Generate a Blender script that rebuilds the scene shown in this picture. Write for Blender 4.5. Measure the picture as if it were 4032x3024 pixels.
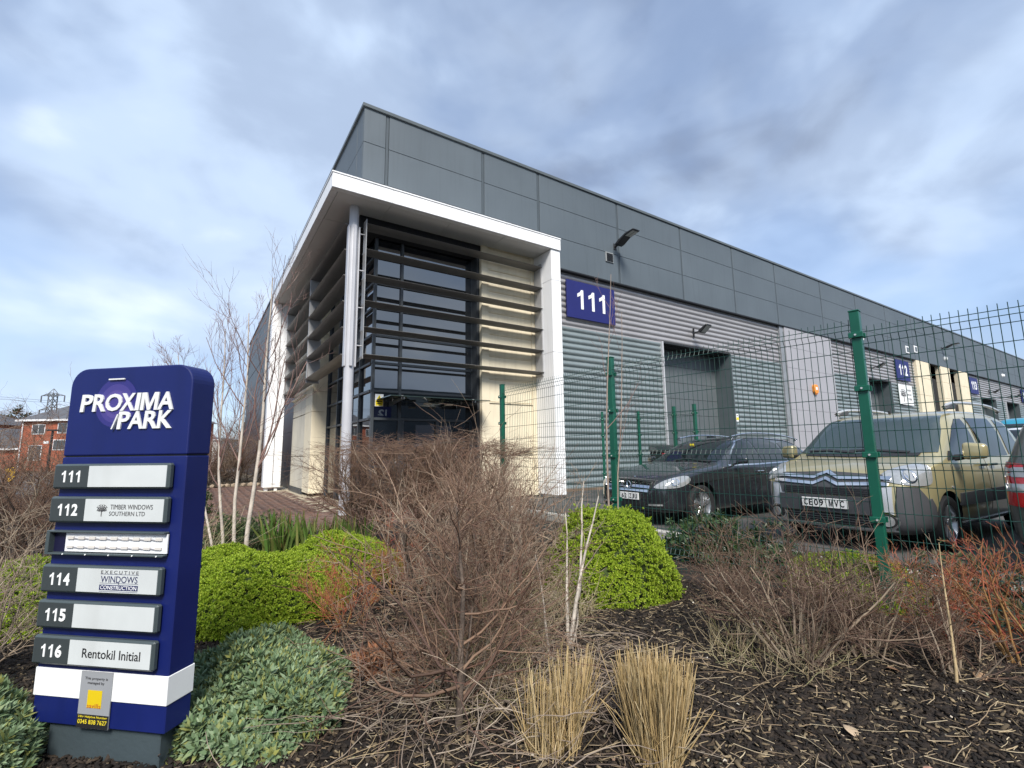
import bpy, bmesh, math, random
import numpy as np
from mathutils import Vector, Matrix
from mathutils.bvhtree import BVHTree

for _o in list(bpy.data.objects):
    bpy.data.objects.remove(_o)
SC = bpy.context.scene
COL = SC.collection
R = math.radians
PI = math.pi

# ------------------------------------------------------------------ camera
cam_d = bpy.data.cameras.new('camera'); cam = bpy.data.objects.new('camera', cam_d); COL.objects.link(cam)
cam_d.sensor_fit = 'HORIZONTAL'; cam_d.sensor_width = 36.0; cam_d.lens = 16.658
cam_d.clip_start = 0.05; cam_d.clip_end = 3000
_pitch, _roll, _yaw = R(8.147), R(-0.761), R(56.5125)
_fw = Vector((math.cos(_yaw)*math.cos(_pitch), math.sin(_yaw)*math.cos(_pitch), math.sin(_pitch)))
_rt = Vector((math.sin(_yaw), -math.cos(_yaw), 0)); _up = _rt.cross(_fw)
_r2 = _rt*math.cos(_roll) + _up*math.sin(_roll); _u2 = -_rt*math.sin(_roll) + _up*math.cos(_roll)
_m = Matrix((( _r2.x, _u2.x, -_fw.x, 0.0), (_r2.y, _u2.y, -_fw.y, 0.0), (_r2.z, _u2.z, -_fw.z, 1.25), (0, 0, 0, 1)))
cam.matrix_world = _m
SC.camera = cam

# ------------------------------------------------------------------ sky, sun, exposure
SUN_AZ, SUN_EL = R(-116), R(45)            # direction towards the sun, from +X counter-clockwise
world = bpy.data.worlds.new('World'); SC.world = world; world.use_nodes = True
def build_world():
    nt = world.node_tree; N = nt.nodes; L = nt.links; N.clear()
    def nd(t, **k):
        n = N.new(t)
        for a, b in k.items(): setattr(n, a, b)
        return n
    def mth(op, a, b=None, clamp=False):
        n = nd('ShaderNodeMath', operation=op); n.use_clamp = clamp
        for i, v in enumerate((a, b)):
            if v is None: continue
            if isinstance(v, (int, float)): n.inputs[i].default_value = v
            else: L.new(v, n.inputs[i])
        return n.outputs[0]
    out = nd('ShaderNodeOutputWorld'); bg = nd('ShaderNodeBackground')
    sky = nd('ShaderNodeTexSky', sky_type='NISHITA'); sky.sun_disc = False
    sky.sun_elevation = SUN_EL; sky.sun_rotation = R(90) - SUN_AZ
    sky.air_density = 1.0; sky.dust_density = 1.0; sky.ozone_density = 1.5
    tc = nd('ShaderNodeTexCoord'); sep = nd('ShaderNodeSeparateXYZ'); L.new(tc.outputs['Generated'], sep.inputs[0])
    cmb = nd('ShaderNodeCombineXYZ'); L.new(sep.outputs[0], cmb.inputs[0]); L.new(sep.outputs[1], cmb.inputs[1]); L.new(mth('MULTIPLY', sep.outputs[2], 1.7), cmb.inputs[2])
    def noise(scale, detail, rough, off, dist=0.0):
        mp = nd('ShaderNodeMapping'); mp.inputs['Location'].default_value = off
        L.new(cmb.outputs[0], mp.inputs[0])
        n = nd('ShaderNodeTexNoise'); n.inputs['Scale'].default_value = scale; n.inputs['Detail'].default_value = detail
        n.inputs['Roughness'].default_value = rough; n.inputs['Distortion'].default_value = dist
        L.new(mp.outputs[0], n.inputs['Vector']); return n.outputs['Fac']
    def ramp(fac, pts):
        r = nd('ShaderNodeValToRGB'); el = r.color_ramp.elements
        while len(el) < len(pts): el.new(0.5)
        for e, (p, c) in zip(el, pts): e.position = p; e.color = (*c, 1)
        r.color_ramp.interpolation = 'EASE'
        L.new(fac, r.inputs[0]); return r.outputs[0]
    skyc = nd('ShaderNodeMixRGB', blend_type='MULTIPLY'); skyc.inputs[0].default_value = 1.0
    L.new(sky.outputs[0], skyc.inputs[1]); skyc.inputs[2].default_value = (0.08, 0.088, 0.10, 1)
    big = noise(1.8, 4.0, 0.46, (15.16, 17.67, 0.35), 0.3)
    mid = noise(4.2, 6.0, 0.5, (11.4, 2.2, 0.0), 0.35)
    # cloud body: dark undersides to bright edges
    mixn = mth('ADD', mth('MULTIPLY', big, 0.74), mth('MULTIPLY', mid, 0.26))
    cloud = ramp(mixn, [(0.37, (0.165, 0.205, 0.285)), (0.46, (0.245, 0.308, 0.42)), (0.54, (0.335, 0.415, 0.54)), (0.65, (0.50, 0.565, 0.66))])
    cover = noise(1.7, 5.0, 0.5, (7.28, 23.92, 4.14), 0.3)
    mask = nd('ShaderNodeMapRange'); mask.inputs[1].default_value = 0.37; mask.inputs[2].default_value = 0.55
    mask.interpolation_type = 'SMOOTHSTEP'
    L.new(cover, mask.inputs[0])
    mk = mth('ADD', mth('MULTIPLY', mask.outputs[0], 0.48), 0.52, True)
    mix = nd('ShaderNodeMixRGB'); L.new(mk, mix.inputs[0]); L.new(skyc.outputs[0], mix.inputs[1]); L.new(cloud, mix.inputs[2])
    L.new(mix.outputs[0], bg.inputs[0]); bg.inputs[1].default_value = 0.98
    L.new(bg.outputs[0], out.inputs[0])
build_world()
sun_d = bpy.data.lights.new('sun', 'SUN'); sun_d.energy = 2.9; sun_d.angle = R(20); sun_d.color = (1.0, 0.955, 0.89)
sun = bpy.data.objects.new('sun', sun_d); COL.objects.link(sun)
sun.rotation_euler = Vector((math.cos(SUN_AZ)*math.cos(SUN_EL), math.sin(SUN_AZ)*math.cos(SUN_EL), math.sin(SUN_EL))).to_track_quat('Z', 'Y').to_euler()
vs = SC.view_settings; vs.view_transform = 'Standard'; vs.look = 'None'; vs.gamma = 1.0; vs.exposure = 1.0; vs.use_curve_mapping = False
SC.cycles.max_bounces = 8; SC.cycles.transparent_max_bounces = 12

# ------------------------------------------------------------------ materials
MATS = {}
def _bsdf(name):
    m = bpy.data.materials.new(name); m.use_nodes = True
    return m, m.node_tree, m.node_tree.nodes['Principled BSDF']
def mat(name, col, rough=0.6, metal=0.0, var=0.12, vscale=3.0, bump=0.0, bscale=40.0, ior=1.45, coat=0.0, emit=0.0, streak=0.0, rvar=0.0, coord='Object'):
    """plain procedural surface: base colour, soft mottling, fine bump, vertical dirt streaks"""
    if name in MATS: return MATS[name]
    m, nt, b = _bsdf(name); N = nt.nodes; L = nt.links
    b.inputs['Roughness'].default_value = rough; b.inputs['Metallic'].default_value = metal; b.inputs['IOR'].default_value = ior
    if coat: b.inputs['Coat Weight'].default_value = coat; b.inputs['Coat Roughness'].default_value = 0.04
    tc = N.new('ShaderNodeTexCoord')
    n = N.new('ShaderNodeTexNoise'); n.inputs['Scale'].default_value = vscale; n.inputs['Detail'].default_value = 6
    L.new(tc.outputs[coord], n.inputs['Vector'])
    r = N.new('ShaderNodeValToRGB')
    lo = [max(0, c*(1-var)) for c in col]; hi = [min(1, c*(1+var)) for c in col]
    r.color_ramp.elements[0].position = 0.3; r.color_ramp.elements[0].color = (*lo, 1)
    r.color_ramp.elements[1].position = 0.7; r.color_ramp.elements[1].color = (*hi, 1)
    L.new(n.outputs['Fac'], r.inputs[0]); c_out = r.outputs[0]
    if streak:
        mp = N.new('ShaderNodeMapping'); mp.inputs['Scale'].default_value = (9, 9, 0.5); L.new(tc.outputs[coord], mp.inputs[0])
        s = N.new('ShaderNodeTexNoise'); s.inputs['Scale'].default_value = 1.2; s.inputs['Detail'].default_value = 8; L.new(mp.outputs[0], s.inputs['Vector'])
        sr = N.new('ShaderNodeMapRange'); sr.inputs[1].default_value = 0.5; sr.inputs[2].default_value = 0.75; sr.inputs[4].default_value = streak; L.new(s.outputs['Fac'], sr.inputs[0])
        mx = N.new('ShaderNodeMixRGB'); mx.blend_type = 'MULTIPLY'; mx.inputs[2].default_value = (0.45, 0.42, 0.36, 1)
        L.new(sr.outputs[0], mx.inputs[0]); L.new(c_out, mx.inputs[1]); c_out = mx.outputs[0]
    L.new(c_out, b.inputs['Base Color'])
    if rvar:
        rr = N.new('ShaderNodeMapRange'); rr.inputs[3].default_value = max(0, rough-rvar); rr.inputs[4].default_value = min(1, rough+rvar)
        L.new(n.outputs['Fac'], rr.inputs[0]); L.new(rr.outputs[0], b.inputs['Roughness'])
    if bump:
        bn = N.new('ShaderNodeTexNoise'); bn.inputs['Scale'].default_value = bscale; bn.inputs['Detail'].default_value = 5; L.new(tc.outputs[coord], bn.inputs['Vector'])
        bp = N.new('ShaderNodeBump'); bp.inputs['Strength'].default_value = bump; bp.inputs['Distance'].default_value = 0.02
        L.new(bn.outputs['Fac'], bp.inputs['Height']); L.new(bp.outputs[0], b.inputs['Normal'])
    if emit: b.inputs['Emission Color'].default_value = (*col, 1); b.inputs['Emission Strength'].default_value = emit
    MATS[name] = m; return m
def mat_island(name, cols, rough=0.6, trans=0.0, spec=0.3):
    """each separate leaf, twig or chip takes its own colour from the list"""
    if name in MATS: return MATS[name]
    m, nt, b = _bsdf(name); N = nt.nodes; L = nt.links
    g = N.new('ShaderNodeNewGeometry'); r = N.new('ShaderNodeValToRGB'); el = r.color_ramp.elements
    while len(el) < len(cols): el.new(0.5)
    for i, (e, c) in enumerate(zip(el, cols)): e.position = i/(len(cols)-1); e.color = (*c, 1)
    L.new(g.outputs['Random Per Island'], r.inputs[0]); L.new(r.outputs[0], b.inputs['Base Color'])
    b.inputs['Roughness'].default_value = rough; b.inputs['Specular IOR Level'].default_value = spec
    if trans:
        tr = N.new('ShaderNodeBsdfTranslucent'); L.new(r.outputs[0], tr.inputs[0]); mx = N.new('ShaderNodeMixShader'); mx.inputs[0].default_value = trans
        o = N['Material Output']; L.new(b.outputs[0], mx.inputs[1]); L.new(tr.outputs[0], mx.inputs[2]); L.new(mx.outputs[0], o.inputs[0])
    MATS[name] = m; return m
def glass_dark(name, col, ior=1.9, rough=0.015):
    if name in MATS: return MATS[name]
    m, nt, b = _bsdf(name); b.inputs['Base Color'].default_value = (*col, 1); b.inputs['Roughness'].default_value = rough; b.inputs['IOR'].default_value = ior
    N = nt.nodes; L = nt.links; tc = N.new('ShaderNodeTexCoord'); bn = N.new('ShaderNodeTexNoise'); bn.inputs['Scale'].default_value = 0.9; L.new(tc.outputs['Object'], bn.inputs['Vector'])
    bp = N.new('ShaderNodeBump'); bp.inputs['Strength'].default_value = 0.05; bp.inputs['Distance'].default_value = 0.05; L.new(bn.outputs['Fac'], bp.inputs['Height']); L.new(bp.outputs[0], b.inputs['Normal'])
    MATS[name] = m; return m

# ------------------------------------------------------------------ object helpers
def tag(o, label=None, cat=None, group=None, kind=None):
    if label: o['label'] = label
    if cat: o['category'] = cat
    if group: o['group'] = group
    if kind: o['kind'] = kind
    return o
def thing(name, label, cat, loc=(0, 0, 0), rz=0.0, group=None):
    o = bpy.data.objects.new(name, None); COL.objects.link(o); o.empty_display_size = 0.1
    o.location = loc; o.rotation_euler = (0, 0, rz); return tag(o, label, cat, group)
def link_mesh(name, me, m=None, parent=None):
    if m is not None:
        for x in (m if isinstance(m, (list, tuple)) else [m]): me.materials.append(x)
    o = bpy.data.objects.new(name, me); COL.objects.link(o)
    if parent is not None: o.parent = parent
    return o
def part(name, me, parent, loc=(0, 0, 0), rot=(0, 0, 0), scale=(1, 1, 1)):
    """another object on shared mesh data"""
    o = bpy.data.objects.new(name, me); COL.objects.link(o); o.parent = parent
    o.location = loc; o.rotation_euler = rot; o.scale = scale; return o
def copy_tree(o, parent=None):
    c = o.copy(); COL.objects.link(c); c.parent = parent
    for ch in o.children: copy_tree(ch, c)
    return c

class MB:
    def __init__(s, off=(0, 0, 0)): s.v = []; s.f = []; s.off = Vector(off)
    def add(s, vs, fs):
        b = len(s.v); s.v += [Vector(v) - s.off for v in vs]; s.f += [tuple(b+i for i in f) for f in fs]; return s
    def box(s, x0, x1, y0, y1, z0, z1):
        return s.add([(x0, y0, z0), (x1, y0, z0), (x1, y1, z0), (x0, y1, z0), (x0, y0, z1), (x1, y0, z1), (x1, y1, z1), (x0, y1, z1)],
                     [(0, 3, 2, 1), (4, 5, 6, 7), (0, 1, 5, 4), (1, 2, 6, 5), (2, 3, 7, 6), (3, 0, 4, 7)])
    def beam(s, p, q, w, h=None, upv=(0, 0, 1)):
        p = Vector(p); q = Vector(q); h = h or w; d = (q-p).normalized(); u = Vector(upv)
        if abs(d.dot(u)) > 0.95: u = Vector((1, 0, 0))
        a = d.cross(u).normalized()*w/2; b = a.cross(d).normalized()*h/2
        return s.add([p-a-b, p+a-b, p+a+b, p-a+b, q-a-b, q+a-b, q+a+b, q-a+b], [(0, 3, 2, 1), (4, 5, 6, 7), (0, 1, 5, 4), (1, 2, 6, 5), (2, 3, 7, 6), (3, 0, 4, 7)])
    def cyl(s, p, q, r0, r1=None, n=16, caps=True):
        p = Vector(p); q = Vector(q); r1 = r0 if r1 is None else r1; d = (q-p).normalized()
        u = Vector((0, 0, 1)) if abs(d.z) < 0.9 else Vector((1, 0, 0)); a = d.cross(u).normalized(); b = d.cross(a)
        vs = [p + (a*math.cos(t)+b*math.sin(t))*r0 for t in [2*PI*i/n for i in range(n)]] + [q + (a*math.cos(t)+b*math.sin(t))*r1 for t in [2*PI*i/n for i in range(n)]]
        fs = [(i, (i+1) % n, n+(i+1) % n, n+i) for i in range(n)]
        if caps: fs += [tuple(range(n-1, -1, -1)), tuple(range(n, 2*n))]
        return s.add(vs, fs)
    def prism(s, pts, axis, a0, a1):
        """polygon in the two other axes extruded along axis ('x','y','z') from a0 to a1"""
        def mk(p, a):
            return {'x': (a, p[0], p[1]), 'y': (p[0], a, p[1]), 'z': (p[0], p[1], a)}[axis]
        n = len(pts); vs = [mk(p, a0) for p in pts] + [mk(p, a1) for p in pts]
        return s.add(vs, [tuple(range(n)), tuple(range(2*n-1, n-1, -1))] + [(i, n+i, n+(i+1) % n, (i+1) % n) for i in range(n)])
    def lathe(s, prof, c, axis='y', n=24):
        vs = []; k = len(prof)
        for i in range(n):
            t = 2*PI*i/n
            for a, r in prof:
                v = {'y': (r*math.cos(t), a, r*math.sin(t)), 'z': (r*math.cos(t), r*math.sin(t), a), 'x': (a, r*math.cos(t), r*math.sin(t))}[axis]
                vs.append(Vector(c) + Vector(v))
        fs = [(i*k+j, i*k+j+1, ((i+1) % n)*k+j+1, ((i+1) % n)*k+j) for i in range(n) for j in range(k-1)]
        return s.add(vs, fs)
    def mesh(s, name, bevel=0.0, smooth=False, seg=1):
        me = bpy.data.meshes.new(name); me.from_pydata([tuple(v) for v in s.v], [], s.f)
        bm = bmesh.new(); bm.from_mesh(me)
        bmesh.ops.recalc_face_normals(bm, faces=bm.faces)
        if bevel:
            ed = [e for e in bm.edges if len(e.link_faces) == 2 and e.calc_face_angle(0) > 0.5]
            bmesh.ops.bevel(bm, geom=ed, offset=bevel, segments=seg, profile=0.5, affect='EDGES', clamp_overlap=True)
        bm.to_mesh(me); bm.free()
        if smooth:
            me.polygons.foreach_set('use_smooth', [True]*len(me.polygons)); me.set_sharp_from_angle(angle=R(35))
        return me
    def build(s, name, m, parent=None, bevel=0.0, smooth=False, seg=1):
        return link_mesh(name, s.mesh(name, bevel, smooth, seg), m, parent)
def B(parent, name, m, x0, x1, y0, y1, z0, z1, bevel=0.0):
    """one box part, in the parent's own coordinates"""
    return MB().box(x0, x1, y0, y1, z0, z1).build(name, m, parent, bevel)

def np_mesh(name, V, F, m, parent=None, smooth=False):
    V = np.asarray(V, np.float32).reshape(-1, 3); F = np.asarray(F, np.int32); k = F.shape[1]
    me = bpy.data.meshes.new(name); me.vertices.add(len(V)); me.vertices.foreach_set('co', V.ravel())
    me.loops.add(F.size); me.loops.foreach_set('vertex_index', F.ravel()); me.polygons.add(len(F))
    me.polygons.foreach_set('loop_start', np.arange(0, F.size, k, dtype=np.int32)); me.polygons.foreach_set('loop_total', np.full(len(F), k, np.int32))
    if smooth: me.polygons.foreach_set('use_smooth', np.ones(len(F), bool))
    me.update(calc_edges=True); me.validate()
    return link_mesh(name, me, m, parent)

def text_mesh(s, w, h, depth=0.004, bold=0.0, shear=0.0, space=1.0):
    """lettering fitted to a w x h box, centred on the origin, in the XZ plane facing -Y"""
    cu = bpy.data.curves.new('lettering', 'FONT'); cu.body = s; cu.size = 1.0; cu.extrude = 0.0; cu.offset = bold; cu.shear = shear; cu.space_character = space
    cu.resolution_u = 3; cu.align_x = 'LEFT'
    ob = bpy.data.objects.new('lettering', cu); COL.objects.link(ob)
    bpy.context.view_layer.update()
    me = bpy.data.meshes.new_from_object(ob.evaluated_get(bpy.context.evaluated_depsgraph_get()))
    bpy.data.objects.remove(ob); bpy.data.curves.remove(cu)
    n = len(me.vertices); co = np.empty(n*3, np.float32); me.vertices.foreach_get('co', co); co = co.reshape(-1, 3)
    lo = co.min(0); hi = co.max(0); sz = np.maximum(hi-lo, 1e-6)
    out = np.zeros_like(co)
    out[:, 0] = ((co[:, 0]-lo[0])/sz[0]-0.5)*w; out[:, 2] = ((co[:, 1]-lo[1])/sz[1]-0.5)*h; out[:, 1] = 0
    me.vertices.foreach_set('co', out.ravel())
    bm = bmesh.new(); bm.from_mesh(me); bmesh.ops.remove_doubles(bm, verts=bm.verts, dist=1e-6)
    r = bmesh.ops.extrude_face_region(bm, geom=list(bm.faces))
    for v in [g for g in r['geom'] if isinstance(g, bmesh.types.BMVert)]: v.co.y -= depth
    bmesh.ops.recalc_face_normals(bm, faces=bm.faces)
    for f in bm.faces: f.smooth = False
    bm.to_mesh(me); bm.free(); me.update()
    return me
def lettering(parent, s, cx, cz, w, h, y, m, depth=0.004, bold=0.0, shear=0.0, name='lettering', space=1.0):
    o = link_mesh(name, text_mesh(s, w, h, depth, bold, shear, space), m, parent); o.location = (cx, y, cz); return o

ONE = [(.32, 0), (.56, 0), (.56, 1), (.37, 1), (.25, .87), (0, .78), (0, .60), (.32, .72)]
def digits(parent, s, cx, cz, w, h, y, m, depth=0.004, bold=0.03, gap=0.06):
    """a unit number, each figure its own part"""
    n = len(s); cw = (w-gap*w*(n-1))/n
    for i, ch in enumerate(s):
        x = cx-w/2+cw/2+i*(cw+gap*w)
        if ch == '1':
            k = h*0.98
            o = MB().prism([((px-0.33)*k*0.72, (pz-0.5)*h) for px, pz in ONE], 'y', -depth, 0).build('figure', m, parent); o.location = (x, y, cz)
        else: lettering(parent, ch, x, cz, min(cw, h*0.62), h, y, m, depth, bold, name='figure')
EMM = [(0, 0), (.19, 0), (.19, .68), (.42, 0), (.58, 0), (.81, .68), (.81, 0), (1, 0), (1, 1), (.74, 1), (.5, .28), (.26, 1), (0, 1)]
def glyph(parent, ch, cx, cz, w, h, y, m, depth, bold, shear=0.0, name='letter'):
    if ch == 'M':
        o = MB().prism([((a-.5)*w+shear*(b-.5)*h, (b-.5)*h) for a, b in EMM], 'y', -depth, 0).build(name, m, parent); o.location = (cx, y, cz); return o
    if ch in '1I': w = w*0.35 if ch == 'I' and w > 0.5*h else w
    return lettering(parent, ch, cx, cz, w, h, y, m, depth, bold, shear, name)
def word(parent, cells, cz, h, y, m, depth, bold, shear=0.0, name='raised_letter'):
    for ch, x0, x1 in cells: glyph(parent, ch, (x0+x1)/2, cz, x1-x0, h, y, m, depth, bold, shear, name)
# ------------------------------------------------------------------ plant helpers
def unit(a): return a/np.maximum(np.linalg.norm(a, axis=-1, keepdims=True), 1e-9)
def tubes(P, Rd, sides=3):
    N, K, _ = P.shape
    T = unit(np.gradient(P, axis=1)); ref = np.zeros_like(T); ref[..., 2] = 1.0
    par = np.abs(T[..., 2]) > 0.9; ref[par] = (1, 0, 0)
    A = unit(np.cross(T, ref)); Bv = np.cross(T, A)
    ang = np.arange(sides)*2*PI/sides
    V = P[:, :, None, :] + Rd[:, :, None, None]*(A[:, :, None, :]*np.cos(ang)[None, None, :, None] + Bv[:, :, None, :]*np.sin(ang)[None, None, :, None])
    base = (np.arange(N)*K*sides)[:, None, None] + (np.arange(K-1)*sides)[None, :, None]
    i = np.arange(sides); j = (i+1) % sides
    F = np.stack([base+i, base+j, base+sides+j, base+sides+i], -1)
    return V.reshape(-1, 3), F.reshape(-1, 4)
def grow(b, d, ln, r, K, wob, up, rng, taper=0.5):
    P = [b]; cur = unit(d); st = (ln/(K-1))[:, None]
    for k in range(K-1):
        cur = unit(cur + rng.normal(0, wob, cur.shape) + np.array([0, 0, up])); P.append(P[-1]+cur*st)
    return np.stack(P, 1), r[:, None]*np.linspace(1, taper, K)[None, :]
def sprout(P, Rd, ln, m, ang, frac, rng, tmin=0.2, tmax=1.0, rfrac=0.62):
    N, K, _ = P.shape; idx = np.repeat(np.arange(N), m); t = rng.uniform(tmin, tmax, len(idx))*(K-1); k0 = np.minimum(t.astype(int), K-2); f = (t-k0)[:, None]
    b = P[idx, k0]*(1-f) + P[idx, k0+1]*f; d = unit(P[idx, k0+1]-P[idx, k0]); rnd = unit(rng.normal(0, 1, d.shape)); perp = unit(rnd - (rnd*d).sum(1, keepdims=True)*d)
    a = rng.uniform(ang*0.6, ang*1.3, len(idx))[:, None]
    return b, d*np.cos(a)+perp*np.sin(a), ln[idx]*frac*rng.uniform(0.6, 1.3, len(idx)), np.maximum(Rd[idx, k0]*rfrac, 0.0014)
# ------------------------------------------------------------------ the setting
def BW(parent, name, m, x0, x1, y0, y1, z0, z1, bevel=0.0):
    return MB(parent.location).box(x0, x1, y0, y1, z0, z1).build(name, m, parent, bevel)
M_asphalt = mat('asphalt', (0.075, 0.073, 0.07), 0.9, var=0.3, vscale=1.3, bump=0.5, bscale=90)
M_field = mat('far_ground', (0.07, 0.075, 0.05), 0.95, var=0.4, vscale=0.3)
M_soil = mat('mulch_soil', (0.024, 0.017, 0.013), 0.95, var=0.6, vscale=22, bump=1.0, bscale=60)
M_kerb = mat('kerb_concrete', (0.36, 0.345, 0.31), 0.9, var=0.2, vscale=8, bump=0.3)
M_gravel = mat('pale_gravel', (0.42, 0.36, 0.26), 0.95, var=0.35, vscale=60, bump=1.0, bscale=90)

def sheet(name, x0, x1, y0, y1, z, m, nx=1, ny=1, amp=0.0, seed=0):
    xs = np.linspace(x0, x1, nx+1); ys = np.linspace(y0, y1, ny+1); X, Y = np.meshgrid(xs, ys)
    Z = np.full_like(X, z)
    if amp:
        Z += amp*(np.sin(X*1.7+seed)*np.cos(Y*1.3+seed*2)+0.5*np.sin(X*4.1+Y*3.3)+0.3*np.cos(X*7.7-Y*6.1))
    V = np.stack([X, Y, Z], -1).reshape(-1, 3); i = np.arange(ny)[:, None]*(nx+1)+np.arange(nx)[None, :]
    F = np.stack([i, i+1, i+nx+2, i+nx+1], -1).reshape(-1, 4)
    o = np_mesh(name, V, F, m, smooth=bool(amp)); return tag(o, kind='structure')
sheet('ground', -1500, 1500, -1500, 1500, -0.12, M_field)
sheet('road', -60, 60, -22, 60, -0.06, M_asphalt)
sheet('car_park', 5.62, 90, -22, 11.6, 0.05, M_asphalt)
def bed_z(x, y):
    return 0.018*(np.sin(x*1.7+2)*np.cos(y*1.3+4)+0.5*np.sin(x*4.1+y*3.3)+0.3*np.cos(x*7.7-y*6.1))
sheet('planting_bed', -3.2, 5.48, -3.5, 8.55, 0.0, M_soil, 90, 120, 0.018, 2.0)
sheet('planting_bed', -9.0, -1.2, 8.75, 24.0, -0.01, M_soil, 20, 40, 0.02, 1.0)
sheet('verge', -3.4, 3.2, 22.6, 46, -0.01, mat('verge_soil', (0.07, 0.055, 0.035), 0.95, var=0.5, vscale=6, bump=0.6), 14, 40, 0.04, 3.0)

# kerb between bed and car park, stone by stone
ke = tag(bpy.data.objects.new('kerb', None), kind='structure'); COL.objects.link(ke); ke.location = (5.55, 0, 0)
km = MB().box(-0.065, 0.065, 0.006, 0.908, -0.1, 0.125).mesh('kerb_stone', 0.012); km.materials.append(M_kerb)
for i in range(14): part('kerb_stone', km, ke, (0, -3.6+i*0.914, random.Random(i).uniform(-0.004, 0.004)))

# herringbone block paving round the entrance
M_block = mat_island('paving_blocks', [(0.12, 0.068, 0.05), (0.165, 0.092, 0.066), (0.10, 0.063, 0.052), (0.15, 0.098, 0.078), (0.125, 0.073, 0.054)], 0.9)
M_joint = mat('paving_bedding', (0.06, 0.048, 0.038), 0.95, var=0.3, vscale=30)
pav = sheet('paving', -1.15, 8.3, 8.6, 22.5, -0.03, M_joint)
def paving():
    rng = random.Random(5); blocks = []
    c, s = math.cos(PI/4), math.sin(PI/4)
    a = 0.1
    for i in range(-110, 120):
        for j in range(-110, 120):
            k = (i-j) % 4
            if k == 0: cx, cy, rot = (i+1)*a, (j+0.5)*a, 0
            elif k == 2: cx, cy, rot = (i+0.5)*a, j*a, 90
            else: continue
            X = cx*c - cy*s + 3.0; Y = cx*s + cy*c + 14.0
            if not (-1.1 < X < 8.2 and 8.68 < Y < 22.4): continue
            if (X > 3.3 and Y > 10.9) or (X > 2.75 and Y > 15.2): continue
            blocks.append((X, Y, R(45+rot)))
    def key(b): return math.hypot(b[0], b[1]) + (3 if b[0] > 2.6 or b[0] < 0.1 else 0)
    blocks.sort(key=key)
    bm = MB().box(-0.0965, 0.0965, -0.0465, 0.0465, -0.05, 0.0).mesh('paving_block', 0.006); bm.materials.append(M_block)
    # four meshes so that shared data still shows several clay colours
    cols = [(0.12, 0.068, 0.05), (0.165, 0.092, 0.066), (0.10, 0.063, 0.052), (0.15, 0.098, 0.078), (0.13, 0.075, 0.055)]
    vm = []
    for k, cc in enumerate(cols):
        m2 = bm.copy(); m2.materials.clear(); m2.materials.append(mat('paving_block_%d' % k, cc, 0.9, var=0.25, vscale=25, bump=0.3)); vm.append(m2)
    for (X, Y, r) in blocks[:300]: part('paving_block', rng.choice(vm), pav, (X, Y, rng.uniform(-0.003, 0.003)), (0, 0, r))
    rest = blocks[300:]; T = np.array([(-.0965, -.0465, -.02), (.0965, -.0465, -.02), (.0965, .0465, -.02), (-.0965, .0465, -.02), (-.0965, -.0465, 0), (.0965, -.0465, 0), (.0965, .0465, 0), (-.0965, .0465, 0)])
    TF = np.array([(4, 5, 6, 7), (0, 1, 5, 4), (1, 2, 6, 5), (2, 3, 7, 6), (3, 0, 4, 7)])
    b = np.array(rest); ca = np.cos(b[:, 2]); sa = np.sin(b[:, 2])
    V = np.empty((len(b), 8, 3)); V[:, :, 0] = b[:, None, 0]+ca[:, None]*T[:, 0]-sa[:, None]*T[:, 1]; V[:, :, 1] = b[:, None, 1]+sa[:, None]*T[:, 0]+ca[:, None]*T[:, 1]
    V[:, :, 2] = T[:, 2] + np.random.default_rng(2).uniform(-.003, .003, len(b))[:, None]
    F = (np.arange(len(b))*8)[:, None, None] + TF[None]
    o = np_mesh('paving_blocks', V, F.reshape(-1, 4), M_block, pav); tag(o, kind='stuff')
paving()
tag(MB().box(2.35, 3.3, 11.2, 22.0, -0.04, -0.001).box(1.9, 2.8, 18.5, 19.6, -0.04, 0.002).build('gravel_strip', M_gravel), kind='structure')

# ------------------------------------------------------------------ the industrial building
M_band = mat('slate_grey_cladding', (0.086, 0.106, 0.121), 0.55, metal=0.0, var=0.10, vscale=0.45, ior=1.5, rvar=0.10, streak=0.18, bump=0.10, bscale=0.9)
M_bandd = mat('slate_grey_trim', (0.06, 0.075, 0.085), 0.55, var=0.06)
M_cap = mat('parapet_flashing', (0.10, 0.115, 0.12), 0.4, metal=0.2, var=0.06)
M_dark = mat('dark_grey_backing', (0.02, 0.023, 0.026), 0.7)  # even dark grey for backing walls, canopy core and lintels
M_silver = mat('silver_sinusoidal_sheet', (0.36, 0.35, 0.355), 0.38, metal=0.35, var=0.06, vscale=0.8, streak=0.12)
M_sea = mat('green_grey_sinusoidal_sheet', (0.235, 0.275, 0.278), 0.4, metal=0.35, var=0.08, vscale=0.8, streak=0.15)
M_pier = mat('light_grey_flat_panel', (0.33, 0.325, 0.345), 0.5, var=0.04, vscale=0.6, streak=0.06)
M_white = mat('white_powder_coat', (0.80, 0.80, 0.80), 0.4, var=0.03, vscale=1.0, streak=0.22)
M_soffit = mat('soffit_panel', (0.68, 0.675, 0.65), 0.5, var=0.05, vscale=0.8)
M_cream = mat('cream_render', (0.70, 0.62, 0.455), 0.75, var=0.06, vscale=2.2, bump=0.15, bscale=120, streak=0.18)
M_louvre = mat('grey_louvre_blade', (0.15, 0.147, 0.142), 0.45, metal=0.3, var=0.08)
M_post = mat('light_grey_steel', (0.47, 0.47, 0.49), 0.4, metal=0.1, var=0.05, streak=0.08)
M_mull = mat('dark_grey_mullion', (0.045, 0.052, 0.058), 0.4, var=0.05)
M_glass = glass_dark('tinted_glazing', (0.006, 0.008, 0.011), 2.5)
M_door = mat('grey_sectional_door', (0.10, 0.115, 0.122), 0.5, var=0.06, streak=0.12)
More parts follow.
